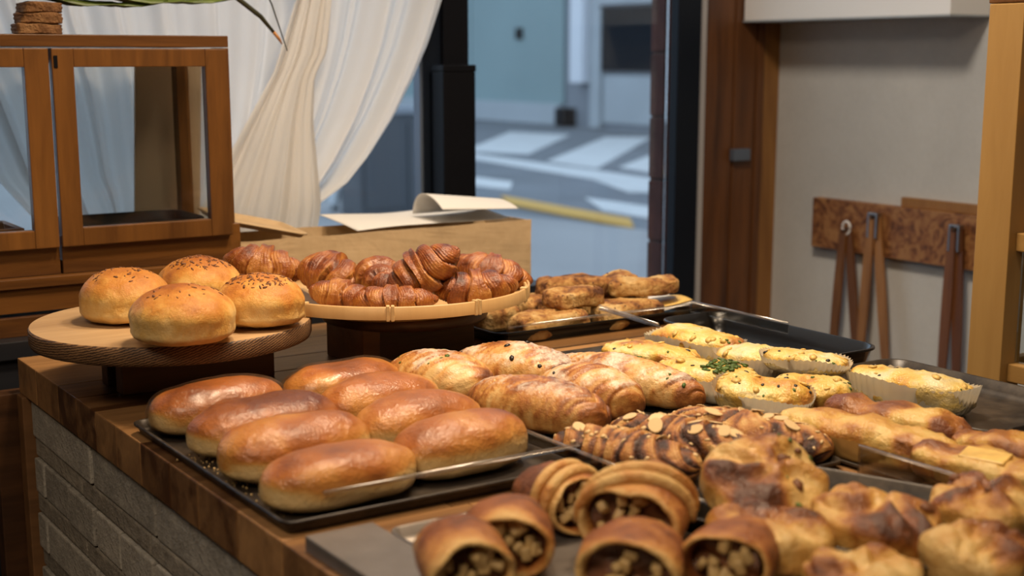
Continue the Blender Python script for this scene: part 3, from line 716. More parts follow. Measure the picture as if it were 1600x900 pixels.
def sheet(name, x0, x1, y0, y1, zf, mat, label, cat='paper', n=30):
    V = []; Fc = []
    c = Vector(((x0 + x1) / 2, (y0 + y1) / 2, 0))
    for j in range(n + 1):
        for i in range(n + 1):
            u = i / n; v = j / n; x, y, z = zf(u, v, x0 + (x1 - x0) * u, y0 + (y1 - y0) * v); V.append((x, y, z))
    zmin = min(v[2] for v in V); c.z = zmin; V = [Vector(v) - c for v in V]
    for j in range(n):
        for i in range(n): Fc.append((j * (n + 1) + i, j * (n + 1) + i + 1, (j + 1) * (n + 1) + i + 1, (j + 1) * (n + 1) + i))
    o = mk(name, V, Fc, mat, None, True, c); md = o.modifiers.new('thick', 'SOLIDIFY'); md.thickness = 0.0008; md.offset = 1
    return tag(o, label, cat)
sheet('paper_sheet', 1.24, 1.60, 2.425, 2.60, lambda u, v, x, y: (x, y, 0.9925 + 0.012 * v + 0.004 * math.sin(5 * u + 2 * v) + 0.012 * max(0, u - .4)), M['white_paper'], 'white paper sheets lying flat on the kraft paper box')
def curl(u, v, x, y):
    a = (1 - v) * 0.5
    return (x, y + 0.02 * math.sin(v * 3), 1.004 + (0.046 * (1 - .45 * u)) * math.sin(math.pi * min(1, .08 + v * 0.92)) ** 0.6 + 0.002)
sheet('paper_sheet', 1.42, 1.605, 2.40, 2.52, curl, M['white_paper'], 'curled white paper sheet on the right end of the kraft box')
wtly = tray_mesh('wooden_tray', 0.085, 0.085, 0.012, M['kraft'], flare=0.006, lip=0.006, r=0.02, loc=(1.055, 2.515, 1.006), rot=(R(2), R(13), R(-6)))
tag(wtly, 'thin wooden tray resting at the left end of the kraft paper box', 'tray')

# ================================================================== round boards
def disc_board(name, label, loc, rad, th, top_mat, edge_mat, legs, leg_mat, leg_h):
    t = thing(name, label, 'bread stand', loc)
    seg = 96; prof = [(rad - 0.012, leg_h), (rad - 0.002, leg_h + 0.003), (rad, leg_h + 0.008), (rad, leg_h + th - 0.003), (rad - 0.002, leg_h + th)]
    a = np.linspace(0, 2 * math.pi, seg, endpoint=False)
    V = [(r * math.cos(x), r * math.sin(x), z) for r, z in prof for x in a]; Fc = []
    for i in range(len(prof) - 1):
        for k in range(seg): Fc.append((i * seg + k, i * seg + (k + 1) % seg, (i + 1) * seg + (k + 1) % seg, (i + 1) * seg + k))
    side = len(Fc)
    Fc.append(tuple(range(seg))[::-1]); Fc.append(tuple((len(prof) - 1) * seg + k for k in range(seg)))
    o = mk('board', V, Fc, [edge_mat, top_mat], t)
    for i, p in enumerate(o.data.polygons):
        p.use_smooth = i < side; p.material_index = 0 if i <= side else 1
    for lo, hi in legs: box('leg', lo, hi, leg_mat, t, 0.002)
    return t
b1 = disc_board('round_bread_stand', 'round light wood stand carrying four round buns', (0.687, 1.942, TZ), 0.202, 0.029, M['board_top'], M['board_edge'],
           [((-0.085, -0.020, 0), (0.150, 0.012, 0.071)), ((-0.085, 0.05, 0), (0.150, 0.08, 0.071))], M['stand_mid'], 0.071)
b2 = disc_board('round_basket_stand', 'dark round wooden stand under the bamboo basket', (1.075, 1.940, TZ), 0.135, 0.020, M['stand_dark'], M['stand_dark'],
           [((-0.105, -0.055, 0), (-0.075, 0.075, 0.062)), ((-0.0745, -0.045, 0), (0.105, -0.02, 0.062)), ((0.0, 0.06, 0), (0.105, 0.08, 0.062))], M['stand_mid'], 0.062)

# bamboo basket
BZ = TZ + 0.0825
BC = (1.056, 1.945)
bk = thing('bamboo_basket', 'shallow round bamboo basket holding croissants', 'basket', (BC[0], BC[1], BZ))
lathe('woven_base', [(0.0, 0.004), (0.135, 0.004), (0.160, 0.020), (0.215, 0.022), (0.2155, 0.0195), (0.162, 0.0185), (0.137, 0.0), (0.0, 0.0)], M['bamboo'], bk, 96)
lathe('outer_hoop', [(0.222, 0.0190), (0.222, 0.037), (0.2205, 0.0385), (0.2185, 0.0385), (0.218, 0.037), (0.218, 0.0190), (0.220, 0.0185), (0.222, 0.0190)], M['bamboo'], bk, 140)
lathe('inner_hoop', [(0.2175, 0.0190), (0.2175, 0.035), (0.2155, 0.036), (0.2135, 0.035), (0.2135, 0.0190), (0.2175, 0.0190)], M['bamboo'], bk, 140)
for k in range(10):
    a = R(-123.5 + 4 + k * 36)
    for dd in (-0.0035, 0.0035):
        bm = bmesh.new(); add_box(bm, (-0.006, -0.0026, -0.0115), (0.0045, 0.0026, 0.0118), 0.0014)
        aa = a + dd / 0.22
        bm_obj('cane_tie', bm, M['bamboo_tie'], bk, False, (0.2188 * math.cos(aa), 0.2188 * math.sin(aa), 0.0285), (0, 0, aa))

# ================================================================== round buns on the board
def f_round(seed):
    def f(P, D):
        z = D[..., 2]
        top = sstep(-0.25, 0.75, z)
        d = 0.0055 * fbm(P, 18, 3, seed) + 0.0014 * fbm(P, 110, 3, seed + 5)
        waist = np.exp(-((z + 0.05) / 0.18) ** 2); d = d - 0.0025 * waist
        bake = np.clip(0.05 + 0.50 * top + 0.12 * sstep(0.75, 1.0, z) + 0.45 * fbm(P, 24, 4, seed + 9), 0, 1)
        bake = bake * sstep(-0.45, 0.0, z + 0.5 * fbm(P, 30, 2, seed + 2))
        return d, bake, None
    return f
ZB = TZ + 0.1005
for nm, x, y, dia, h, rz, sd, fl in [
    ('pale golden round bun at the front of the round wood stand', 0.640, 1.770, 0.148, 0.080, 20, 1, 30),
    ('round bun with cracked seeded top at the left of the round stand', 0.628, 1.972, 0.134, 0.078, 60, 2, 60),
    ('round bun almost hidden at the back of the round stand', 0.768, 2.040, 0.134, 0.074, 100, 3, 150),
    ('flake topped round bun at the right edge of the round stand', 0.775, 1.825, 0.130, 0.076, 150, 4, 150)]:
    o, P, N = blob('round_bun', dia, dia * 0.97, h, f_round(sd * 11), M['bun_round'], 60, 84, ex=1.0, ey=1.0, ez_top=0.92, ez_bot=0.55, belly=0.37, loc=(x, y, ZB), rz=rz)
    tag(o, nm, 'bread', 'round buns on the wood stand')
    flakes('seed_topping', P, N, fl, 0.0070, M['seed'], o, seed=sd, zmin=0.82, aspect=0.4, thick=0.3)

# ================================================================== croissants
def croissant(name, L, Rm, bend, bands, mat, loc, rot, seed, squash=0.86, n=110, m=56, drop=0.20, slant=0.35, group=None, label=None, tipr=0.22, choc=0.0, cat='croissant', sugar=0.0, pexp=1.0):
    t = np.linspace(-1, 1, n + 1)[:, None]; a = np.linspace(0, 2 * math.pi, m, endpoint=False)[None, :]
    prof = (tipr + (1 - tipr) * np.cos(t * math.pi / 2 * 0.98) ** pexp)
    ends = np.sqrt(np.clip(1 - np.abs(t) ** 12, 0, 1))
    ph = np.abs(t) ** 0.9 * bands + slant * np.sin(a * 1.0 + np.sign(t) * 0.6 + seed) * np.clip(np.abs(t) * 3, 0, 1) + 0.55 + 0.10 * np.sin(seed * 2 + 3 * a)
    fr = ph - np.floor(ph)
    step = 1 + drop * (fr - 0.5) - 0.10 * np.exp(-fr / 0.05) + 0.05 * np.sin(fr * math.pi)
    edge = np.exp(-fr / 0.08)
    r = Rm * prof * ends * step
    lam = np.sin(fr * 44 + 2.5 * np.sin(a * 2 + seed))
    arc = bend * t; rad = (L / 2) / max(bend, 1e-3)
    cx = rad * np.sin(arc); cy = rad * (1 - np.cos(arc))
    tx = np.cos(arc); ty = np.sin(arc)
    px = cx + r * np.cos(a) * (-ty); py = cy + r * np.cos(a) * tx; pz = r * np.sin(a) * squash
    P = np.stack([px + 0 * a, py + 0 * a, pz], -1)
    P = P + (0.0030 * fbm(P, 50, 4, seed) + 0.0007 * lam * (0.35 + 0.65 * sstep(0.7, 0.0, fr)))[..., None] * np.stack([0 * a - ty * np.cos(a), tx * np.cos(a), np.sin(a) + 0 * t], -1)
    zf = -Rm * squash * 0.62
    P[..., 2] = np.where(P[..., 2] < zf, zf + (P[..., 2] - zf) * 0.12, P[..., 2])
    zmin = P[..., 2].min(); P[..., 2] -= zmin
    P[:, :, 1] -= P[:, :, 1].mean()
    P[0] = P[0].mean(0); P[-1] = P[-1].mean(0)
    up = np.sin(a) * np.ones_like(t)
    bake = 0.34 + 0.26 * sstep(-0.2, 0.9, up) * sstep(0.05, 0.6, fr) + 0.16 * lam * (0.25 + 0.75 * sstep(0.7, 0.0, fr)) - 0.16 * sstep(0.86, 1.0, fr) + 0.28 * edge + 0.65 * fbm(P, 42, 4, seed + 3)
    if choc > 0: bake = 0.34 + choc * 2.0 * sstep(0.66, 0.30, fr + 0.5 * fbm(P, 40, 2, seed)) - 0.10 * lam * sstep(0.3, 0.8, fr) + 0.8 * fbm(P, 30, 4, seed + 3)
    bake = np.clip(bake, 0, 1)
    V, Fc = grid(P, True, True, True)
    o = mk(name, V, Fc, mat, None, True, loc, tuple(R(x) for x in rot))
    at = o.data.attributes.new('bake', 'FLOAT', 'POINT'); at.data.foreach_set('value', bake.astype(np.float32).ravel())
    if sugar:
        at = o.data.attributes.new('sugar', 'FLOAT', 'POINT'); at.data.foreach_set('value', (sugar * sstep(0.2, 0.9, up)).astype(np.float32).ravel())
    if label: tag(o, label, cat, group)
    return o, P
FZ = BZ + 0.0215
g = 'croissants in the bamboo basket'
H0 = -33.5   # heading that lies across the view
for lab, x, y, z, L, Rm, bend, rot, sd in [
    ('croissant at the far left of the basket, beside the display case', 0.897, 2.095, FZ + 0.018, 0.140, 0.034, 0.45, (4, 9, H0 - 4), 1),
    ('plump croissant behind the round buns, second from the left in the basket', 0.972, 2.000, FZ + 0.004, 0.125, 0.038, 0.55, (-6, 8, H0 - 30), 2),
    ('low croissant at the front left rim of the basket, behind the buns', 0.937, 1.892, FZ, 0.110, 0.025, 0.5, (0, 5, H0 - 12), 3),
    ('croissant seen end on in the middle of the basket', 1.030, 1.935, FZ + 0.006, 0.120, 0.034, 0.5, (0, 8, H0 - 68), 4),
    ('flat croissant lying along the front rim of the basket', 0.990, 1.822, FZ - .002, 0.138, 0.024, 0.6, (0, 0, H0 - 2), 5),
    ('large croissant propped up on top of the basket pile', 1.075, 1.855, FZ + 0.022, 0.136, 0.040, 0.35, (10, -32, H0 + 4), 6),
    ('croissant at the front right rim of the basket', 1.130, 1.808, FZ, 0.134, 0.031, 0.4, (6, -4, H0 + 6), 7),
    ('croissant at the right end of the basket, overhanging the rim', 1.212, 1.900, FZ + 0.006, 0.138, 0.032, 0.45, (0, 12, H0 - 8), 8),
    ('croissant tip peeking out behind the basket pile', 1.190, 1.990, FZ + 0.008, 0.110, 0.027, 0.4, (0, 0, H0 + 20), 9)]:
    croissant('croissant', L * 1.04, Rm * 1.10, bend, 2.6, M['croissant'], (x, y, z), rot, sd, label=lab, group=g, drop=0.30, slant=0.30, tipr=0.16, pexp=0.95, n=150, m=72)

# ================================================================== glazed oval buns on the dark tray
tray('baking_tray', 'dark baking tray with eight glazed oval buns', 0.550, 1.243, 0.914, 1.716, TZ, 0.017, M['baked_tray'], flare=0.007, lip=0.004, r=0.012)
def f_oval(seed, dark):
    def f(P, D):
        z = D[..., 2]
        d = 0.0060 * fbm(P, 15, 3, seed) + 0.0014 * np.abs(fbm(P, 70, 3, seed + 4)) * sstep(0, .5, z)
        top = sstep(-0.10, 0.26, z + 0.35 * fbm(P, 16, 2, seed + 7))
        bake = np.clip(0.02 + top * (0.30 + dark + 0.22 * sstep(0.2, 1.0, z)) + 0.62 * fbm(P, 15, 4, seed + 1) * top, 0, 1)
        return d, bake, None
    return f
g = 'glazed oval buns on the dark baking tray'
for lab, x, y, L, W, H, dk, rz, sd in [
    ('plastic wrapped oval bun at the far left corner of the dark tray', 0.650, 1.678, 0.178, 0.092, 0.062, 0.22, 4, 1),
    ('deep brown glazed oval bun, second from the back in the left column', 0.660, 1.553, 0.190, 0.094, 0.064, 0.30, 5, 2),
    ('brown glazed oval bun behind the front left one, third from the back', 0.650, 1.440, 0.180, 0.092, 0.063, 0.18, 4, 3),
    ('golden glazed oval bun at the front corner of the dark tray', 0.648, 1.318, 0.176, 0.090, 0.060, 0.04, 3, 4),
    ('plastic wrapped oval bun at the back right, below the round stand', 0.836, 1.690, 0.172, 0.090, 0.060, 0.20, 6, 5),
    ('glazed oval bun in the right column touching the dusted pastries, second from back', 0.832, 1.575, 0.168, 0.092, 0.063, 0.16, 5, 6),
    ('glossy oval bun in the right column behind the front right one', 0.828, 1.460, 0.170, 0.092, 0.064, 0.17, 4, 7),
    ('orange brown glazed oval bun at the front right of the dark tray', 0.818, 1.345, 0.166, 0.092, 0.064, 0.12, 4, 8)]:
    o, P, N = blob('oval_bun', L * 1.05, W * 1.05, H * 1.04, f_oval(sd * 7, dk), M['bun_glazed'], 56, 72, ex=0.72, ey=0.92, ez_top=0.85, ez_bot=0.5, belly=0.42, loc=(x, y, TZ + 0.0022), rz=rz)
    tag(o, lab, 'bread', g)
    if sd in (1, 5):
        Q = P * np.array([1.02, 1.03, 1.0]); Q[..., 2] += 0.001; Nn = N
        Q = Q + Nn * (0.0016 + 0.0022 * np.abs(fbm(Q, 45, 3, 77 + sd)))[..., None]; Q[..., 2] = np.maximum(Q[..., 2], 0.0004)
        V, Fc = grid(Q, True, True, True); mk('plastic_wrap', V, Fc, M['wrap'], o, True)
# crumpled clear film in the tray corner
def f_film(P, D): return 0.010 * fbm(P, 90, 3, 5), np.zeros(D.shape[:2]), None
o, _, _ = blob('plastic_film', 0.05, 0.04, 0.022, f_film, M['wrap'], 30, 36, loc=(0.895, 1.395, TZ + 0.018), rz=30); tag(o, 'crumpled clear plastic film between oval buns and acrylic divider', 'plastic film')
# crumbs on the tray
bm = bmesh.new(); r_ = random.Random(2)
for k in range(160):
    x = r_.gauss(0.585, 0.012); y = r_.uniform(1.30, 1.58); s = r_.uniform(.0006, .0016)
    q = bmesh.ops.create_icosphere(bm, subdivisions=1, radius=s); bmesh.ops.translate(bm, vec=(x - .6, y - 1.45, s * .6), verts=q['verts'])
o = bm_obj('crumbs', bm, M['nut'], None, False, (0.6, 1.45, TZ + 0.0018)); o['kind'] = 'stuff'; tag(o, 'bread crumbs scattered on the dark baking tray', 'crumbs')

# ================================================================== clear acrylic dividers
def acryl(name, label, p0, p1, z0, z1, th=0.003, foot=0.0):
    p0 = Vector((*p0, 0)); p1 = Vector((*p1, 0)); d = p1 - p0; L = d.length; a = math.atan2(d.y, d.x)
    t = thing(name, label, 'divider', (*((p0 + p1) / 2).xy, z0), a)
    box('panel', (-L / 2, -th / 2, 0), (L / 2, th / 2, z1 - z0), M['acrylic'], t, 0.0006)
    tube('rolled_edge', [(-L / 2, 0, z1 - z0 + .0022), (L / 2, 0, z1 - z0 + .0022)], 0.0022, M['acrylic_edge'], t, 8)
    if foot: box('foot', (-L / 2, th / 2, 0), (L / 2, th / 2 + foot, th), M['acrylic'], t, 0.0006)
    return t
acryl('acrylic_divider', 'clear acrylic divider between the oval buns and almond croissants', (0.9185, 1.02), (0.9185, 1.50), TZ + 0.0005, TZ + 0.028)
acryl('acrylic_divider', 'clear acrylic strip along the front of the oval bun tray', (0.60, 1.262), (0.985, 1.262), TZ + 0.030, TZ + 0.0315)
acryl('acrylic_divider', 'clear acrylic divider behind the dusted pastries, before the twist bread tray', (1.215, 1.845), (1.600, 1.845), TZ + 0.0005, TZ + 0.045)
acryl('acrylic_divider', 'clear acrylic divider right of the back savoury breads', (1.600, 1.84), (1.600, 1.60), TZ + 0.034, TZ + 0.050)
acryl('acrylic_divider', 'clear acrylic bar lying over the savoury breads at the back', (1.395, 1.84), (1.375, 1.66), TZ + 0.060, TZ + 0.063, th=0.010)

# ================================================================== twist breads on a black tray at the back
tray('black_tray', 'black tray at the back with stacked crusty bread sticks', 1.235, 1.905, 1.700, 2.19, TZ, 0.024, M['black_tray'], flare=0.010, lip=0.004, r=0.02)
o = sheet('parchment', 1.55, 1.690, 1.935, 2.10, lambda u, v, x, y: (x, y, TZ + 0.012 + 0.016 * u + 0.004 * math.sin(4 * v)), M['white_paper'], 'parchment corner at the right end of the black tray', 'paper', 12)
o2 = sheet('cheese_sheet', 1.612, 1.69, 1.94, 2.02, lambda u, v, x, y: (x, y, TZ + 0.0225 + 0.0085 * u + 0.004 * math.sin(4 * v) + .001), M['cheese'], 'baked yellow cheese edge on the parchment corner', 'cheese', 10)
def f_twist(seed):
    def f(P, D):
        z = D[..., 2]
        seg = np.sin(P[..., 0] * 70 + P[..., 1] * 60 + seed)
        d = 0.011 * fbm(P, 26, 5, seed) + 0.0022 * seg - 0.004 * np.exp(-(fbm(P * np.array([.5, 1, 1]), 30, 2, seed + 6) / .05) ** 2) * sstep(.2, .8, z)
        ends = sstep(0.72, 1.0, np.abs(D[..., 0]))
        bake = np.clip(0.34 + 1.1 * fbm(P, 34, 4, seed + 3) + 0.45 * ends * (0.4 + fbm(P, 12, 2, seed + 8)) + 0.12 * z, 0, 1)
        return d, bake, None
    return f
g = 'crusty bread sticks on the back black tray'
for lab, x, y, z, L, W, H, rz, sd in [
    ('crusty bread stick at the front left of the back tray', 1.366, 1.943, .0025, 0.150, 0.066, 0.040, 1, 1),
    ('crusty bread stick at the front right of the back tray', 1.535, 1.942, .0025, 0.142, 0.066, 0.044, 2, 2),
    ('browned bread stick resting on top of the front left one', 1.432, 1.968, .041, 0.110, 0.066, 0.034, 12, 3),
    ('highest bread stick along the back of the stack', 1.520, 2.045, .043, 0.185, 0.07, 0.036, -14, 4),
    ('bread stick on top at the right end of the stack', 1.600, 1.985, .046, 0.135, 0.062, 0.030, -18, 5),
    ('bread stick at the back left beside the basket rim', 1.432, 2.070, .0025, 0.13, 0.066, 0.050, 20, 6),
    ('shadowed bread stick below the right rim of the basket', 1.300, 2.035, .0025, 0.11, 0.062, 0.042, 5, 7),
    ('lower bread stick at the back right under the stack', 1.572, 2.055, .0025, 0.16, 0.075, 0.044, 0, 8)]:
    o, P, N = blob('bread_stick', L, W, H, f_twist(sd * 13), M['twist'], 72, 76, ex=0.30, ey=0.42, ez_top=0.5, ez_bot=0.4, belly=0.45, loc=(x, y, TZ + z), rz=rz)
    tag(o, lab, 'bread', g); flakes('dark_crumb', P, N, 26, 0.005, M['seed'], o, seed=sd, zmin=0.3, thick=0.4)

# ================================================================== sugar dusted pastries + almond croissants on one long tray
tray('long_tray', 'dark tray under the dusted pastries and almond croissants', 0.926, 1.10, 1.197, 1.765, TZ, 0.012, M['baked_tray'], flare=0.006, lip=0.003, r=0.012)
def f_sugar(seed, sug, pale=0.0):
    def f(P, D):
        x = P[..., 0]; z = D[..., 2]
        y = P[..., 1]; sk = x + 0.75 * np.abs(y + 0.006 * np.sin(seed)) + 0.006 * fbm(P, 25, 2, seed + 60)
        slit = np.abs(np.sin(sk * math.pi / 0.019 + seed)); crease = np.exp(-(slit / 0.22) ** 2) * sstep(-0.1, 0.5, z) * sstep(-0.02, 0.12, fbm(P, 12, 2, seed + 71) + 0.08)
        Q = np.stack([sk, y * 0.15, P[..., 2] * 0.3], -1); lay = fbm(Q, 210, 3, seed + 50)
        d = 0.0050 * fbm(P, 15, 3, seed) - 0.0038 * crease + 0.0020 * lay
        ends = sstep(0.60, 1.0, np.abs(D[..., 0]))
        bake = np.clip(0.37 - pale + 0.85 * fbm(P, 20, 4, seed + 3) + 0.34 * ends + 0.20 * crease + 0.60 * lay + 0.16 * sstep(0.3, 1, z), 0, 1)
        su = sug * sstep(0.15, 0.75, z) * np.clip(0.62 + 1.9 * fbm(P, 26, 3, seed + 21) - 0.5 * crease, 0, 1)
        return d, bake, su
    return f
g = 'sugar dusted pastries on the long tray'
for lab, x, y, L, W, H, rz, sd, su, pale, hb, ol in [
    ('dusted pastry with green herbs at the back left, nearest the basket stand', 0.972, 1.655, 0.178, 0.112, 0.072, -68, 1, 0.95, 0.10, 10, 0),
    ('sugar dusted pastry with dark olive bits in the second row', 1.092, 1.636, 0.222, 0.108, 0.070, -66, 2, 0.95, 0.0, 3, 8),
    ('large dusted pastry nearest the glazed oval buns', 0.996, 1.446, 0.214, 0.104, 0.070, -66, 3, 0.75, 0.04, 0, 0),
    ('short dusted pastry tucked behind the large dusted one', 1.092, 1.462, 0.165, 0.096, 0.072, -62, 4, 0.95, 0.0, 0, 2),
    ('long pale dusted bread with brown end beside the savoury cups', 1.176, 1.500, 0.265, 0.086, 0.066, -68, 5, 1.0, 0.12, 12, 4)]:
    o, P, N = blob('dusted_pastry', L, W, H, f_sugar(sd * 17, su, pale), M['sugar'], 96, 96, ex=1.05, ey=1.0, ez_top=0.95, ez_bot=0.45, belly=0.36, loc=(x, y, TZ + 0.0022), rz=rz)
    tag(o, lab, 'pastry', g)
    if hb: flakes('herb', P, N, hb, 0.008, M['herb'], o, seed=sd, zmin=0.5, aspect=0.7, thick=0.25)
    if ol: flakes('olive_bit', P, N, ol, 0.010, M['olive'], o, seed=sd + 5, zmin=0.5, aspect=0.8, thick=0.5)
g = 'almond croissants on the long tray'
alm_me = None
for lab, x, y, L, Rm, rz, sd, na in [
    ('almond croissant with dark chocolate ends nearest the acrylic divider', 0.974, 1.232, 0.200, 0.036, -70, 1, 5),
    ('almond croissant in the middle covered with almond slices', 1.061, 1.232, 0.205, 0.037, -70, 2, 13),
    ('almond croissant on the right beside the cheese topped bread', 1.150, 1.215, 0.225, 0.036, -70, 3, 10)]:
    o, P = croissant('almond_croissant', L, Rm, 0.12, 3.4, M['almond_choc'], (x, y, TZ + 0.002), (0, 0, rz), sd + 30, label=lab, group=g, squash=0.80, tipr=0.42, choc=0.26, cat='pastry', sugar=0.22, drop=0.20, pexp=0.7, slant=1.0, n=150, m=72)
    N = normals(P); rr = np.random.RandomState(sd + 3); ok = np.argwhere((N[..., 2] > 0.72) & (np.abs(P[..., 0]) < L * 0.36))
    cnt = 0; used = []
    flakes('nut_crumb', P, N, 45, 0.0075, M['almond'], o, seed=sd + 60, zmin=0.45, aspect=0.6, thick=0.35)
    for q in rr.permutation(len(ok)):
        i, j = ok[q]; p = P[i, j]
        if any(np.linalg.norm(p - u_) < 0.013 for u_ in used): continue
        used.append(p); nrm = Vector(N[i, j]); s = rr.uniform(0.0088, 0.0115)
        if alm_me is None:
            aa = np.linspace(0, 2 * math.pi, 14, endpoint=False); V = []; Fc = []
            for zz, k in ((-.0007, .92), (0, 1), (.0007, .92)): V += [(k * math.cos(t) * 1.15 * (1 + .12 * math.cos(t)), k * math.sin(t) * .85, zz / .009) for t in aa]
            for i2 in range(2):
                for k in range(14): Fc.append((i2 * 14 + k, i2 * 14 + (k + 1) % 14, (i2 + 1) * 14 + (k + 1) % 14, (i2 + 1) * 14 + k))
            Fc.append(tuple(range(14))[::-1]); Fc.append(tuple(range(28, 42)))
            al = mk('almond_slice', V, Fc, M['almond'], o); alm_me = al.data
        else:
            al = bpy.data.objects.new('almond_slice', alm_me); link(al, o)
        al.location = Vector(p) + nrm * 0.0004; al.scale = (s, s, s)
        al.rotation_euler = (nrm.to_track_quat('Z', 'Y').to_matrix() @ Matrix.Rotation(rr.uniform(0, 6.3), 3, 'Z') @ Matrix.Rotation(rr.uniform(-.25, .25), 3, 'X')).to_euler()
        cnt += 1
        if cnt >= na: break

# ================================================================== savoury cups
tray('centre_tray', 'dark tray under the savoury breads in paper cups at the back', 1.206, 1.425, 1.480, 1.80, TZ, 0.006, M['baked_tray'], flare=0.004, lip=0.002, r=0.012)
tray('cup_tray', 'dark tray under the tilted olive breads', 1.206, 1.262, 1.405, 1.420, TZ, 0.006, M['baked_tray'], flare=0.004, lip=0.002, r=0.012)
tray('front_centre_tray', 'dark tray under the long cheese topped breads', 1.206, 0.83, 1.405, 1.256, TZ, 0.008, M['baked_tray'], flare=0.005, lip=0.002, r=0.012)
tray('deep_black_tray', 'glossy black deep tray at the back beside the grey wall', 1.492, 1.432, 1.632, 1.80, TZ, 0.040, M['black_tray'], flare=0.016, lip=0.006, r=0.035)
tray('wide_black_tray', 'black baking tray on the right holding one paper boat', 1.414, 1.058, 1.650, 1.420, TZ, 0.022, M['baked_tray'], flare=0.014, lip=0.005, r=0.03)
tray('near_black_tray', 'black tray at the right edge in front of the paper boat tray', 1.412, 0.66, 1.650, 1.045, TZ, 0.026, M['black_tray'], flare=0.014, lip=0.005, r=0.03)
def f_sav(seed, brown=0.0):
    def f(P, D):
        z = D[..., 2]
        d = 0.0085 * fbm(P, 26, 4, seed) + 0.0045 * np.abs(fbm(P, 60, 2, seed + 4)) * sstep(0, .5, z)
        rim = np.exp(-((z - 0.18) / 0.22) ** 2)
        bake = np.clip(0.36 + brown + 0.85 * fbm(P, 26, 4, seed + 3) + 0.18 * rim - 0.25 * (1 - sstep(-0.5, 0.0, z)), 0, 1)
        return d, bake, None
    return f
def cup(parent, a, b_, h, mat, seed, pleats=46, flare=1.10):
    """fluted oval baking cup around a dough body"""
    nth = pleats * 4; V = []; Fc = []; rows_ = [(0.86, 0.0008), (0.93, 0.006), (1.0, h * 0.5), (flare, h)]
    for k, (f, z) in enumerate(rows_):
        for i in range(nth):
            t = 2 * math.pi * i / nth; w_ = 1 + (0.020 * k / 3) * math.sin(pleats * t)
            zz = z + (0.0035 * math.sin(3 * t + seed) + 0.0012 * math.sin(pleats * t)) * (k == 3)
            V.append((a * f * w_ * spow(math.cos(t), .9), b_ * f * w_ * spow(math.sin(t), .9), zz))
    for k in range(3):
        for i in range(nth): Fc.append((k * nth + i, k * nth + (i + 1) % nth, (k + 1) * nth + (i + 1) % nth, (k + 1) * nth + i))
    Fc.append(tuple(range(nth))[::-1])
    return mk('paper_cup', V, Fc, mat, parent, True)
g = 'savoury breads in paper cups'
for lab, x, y, z, L, W, H, rz, sd, br, hb, ol, tl, cp in [
    ('savoury bread in a pale cup at the very back by the clear divider', 1.434, 1.640, .0025, 0.165, 0.084, 0.052, -72, 1, 0.0, 8, 0, (0, 0), 'cup_paper'),
    ('flat golden savoury bread behind the herb topped one', 1.318, 1.608, .0025, 0.170, 0.082, 0.048, -70, 2, 0.12, 4, 3, (0, 0), None),
    ('savoury bread topped with a big bunch of green herbs', 1.290, 1.450, .0025, 0.165, 0.085, 0.050, -72, 3, -0.05, 42, 6, (0, 0), 'cup_paper'),
    ('savoury bread in a pale cup in front of the deep black tray', 1.438, 1.510, .0028, 0.122, 0.074, 0.044, -70, 4, 0.05, 6, 2, (0, 0), 'cup_paper'),
    ('savoury bread with dark olive resting on the tray rims', 1.428, 1.392, .0325, 0.130, 0.066, 0.030, -70, 5, -0.02, 4, 5, (0, 0), 'cup_paper'),
    ('tilted savoury bread with black olive, nearest the almond croissants', 1.288, 1.332, .006, 0.130, 0.075, 0.048, -55, 6, 0.0, 3, 6, (12, 4), 'cup_paper'),
    ('browned savoury bread leaning on the tilted olive one', 1.362, 1.312, .006, 0.110, 0.062, 0.046, -50, 7, 0.14, 6, 4, (14, 0), None),
    ('cheese bread in a large white paper boat on the right tray', 1.489, 1.250, .0030, 0.182, 0.080, 0.050, -76, 8, -0.05, 5, 4, (0, 0), 'cup_paper')]:
    o, P, N = blob('savoury_bread', L, W, H, f_sav(sd * 19, br), M['savoury'], 60, 68, ex=0.80, ey=0.95, ez_top=0.62, ez_bot=0.40, belly=0.50, loc=(x, y, TZ + z), rz=rz, tilt=tl)
    tag(o, lab, 'bread', g)
    if hb > 30:
        sel = (np.abs(P[..., 0] - 0.028) < 0.024) & (np.abs(P[..., 1]) < 0.028)
        flakes('herb', P, N, hb * 2, 0.0095, M['herb'], o, seed=sd, zmin=0.3, aspect=0.8, thick=0.3, sel=sel, lift=0.001)
    elif hb: flakes('herb', P, N, hb, 0.006, M['herb'], o, seed=sd, zmin=0.5, aspect=0.7)
    if ol: flakes('olive_bit', P, N, ol, 0.0075, M['olive'], o, seed=sd + 4, zmin=0.6, aspect=0.8, thick=0.4)
    flakes('cheese_bit', P, N, 9, 0.015, M['cheese'], o, seed=sd + 9, zmin=0.55, aspect=0.7, thick=0.22)
    if cp: cup(o, L * 0.50, W * 0.51, H * (0.74 if sd != 8 else 0.80), M[cp], sd, flare=1.07)

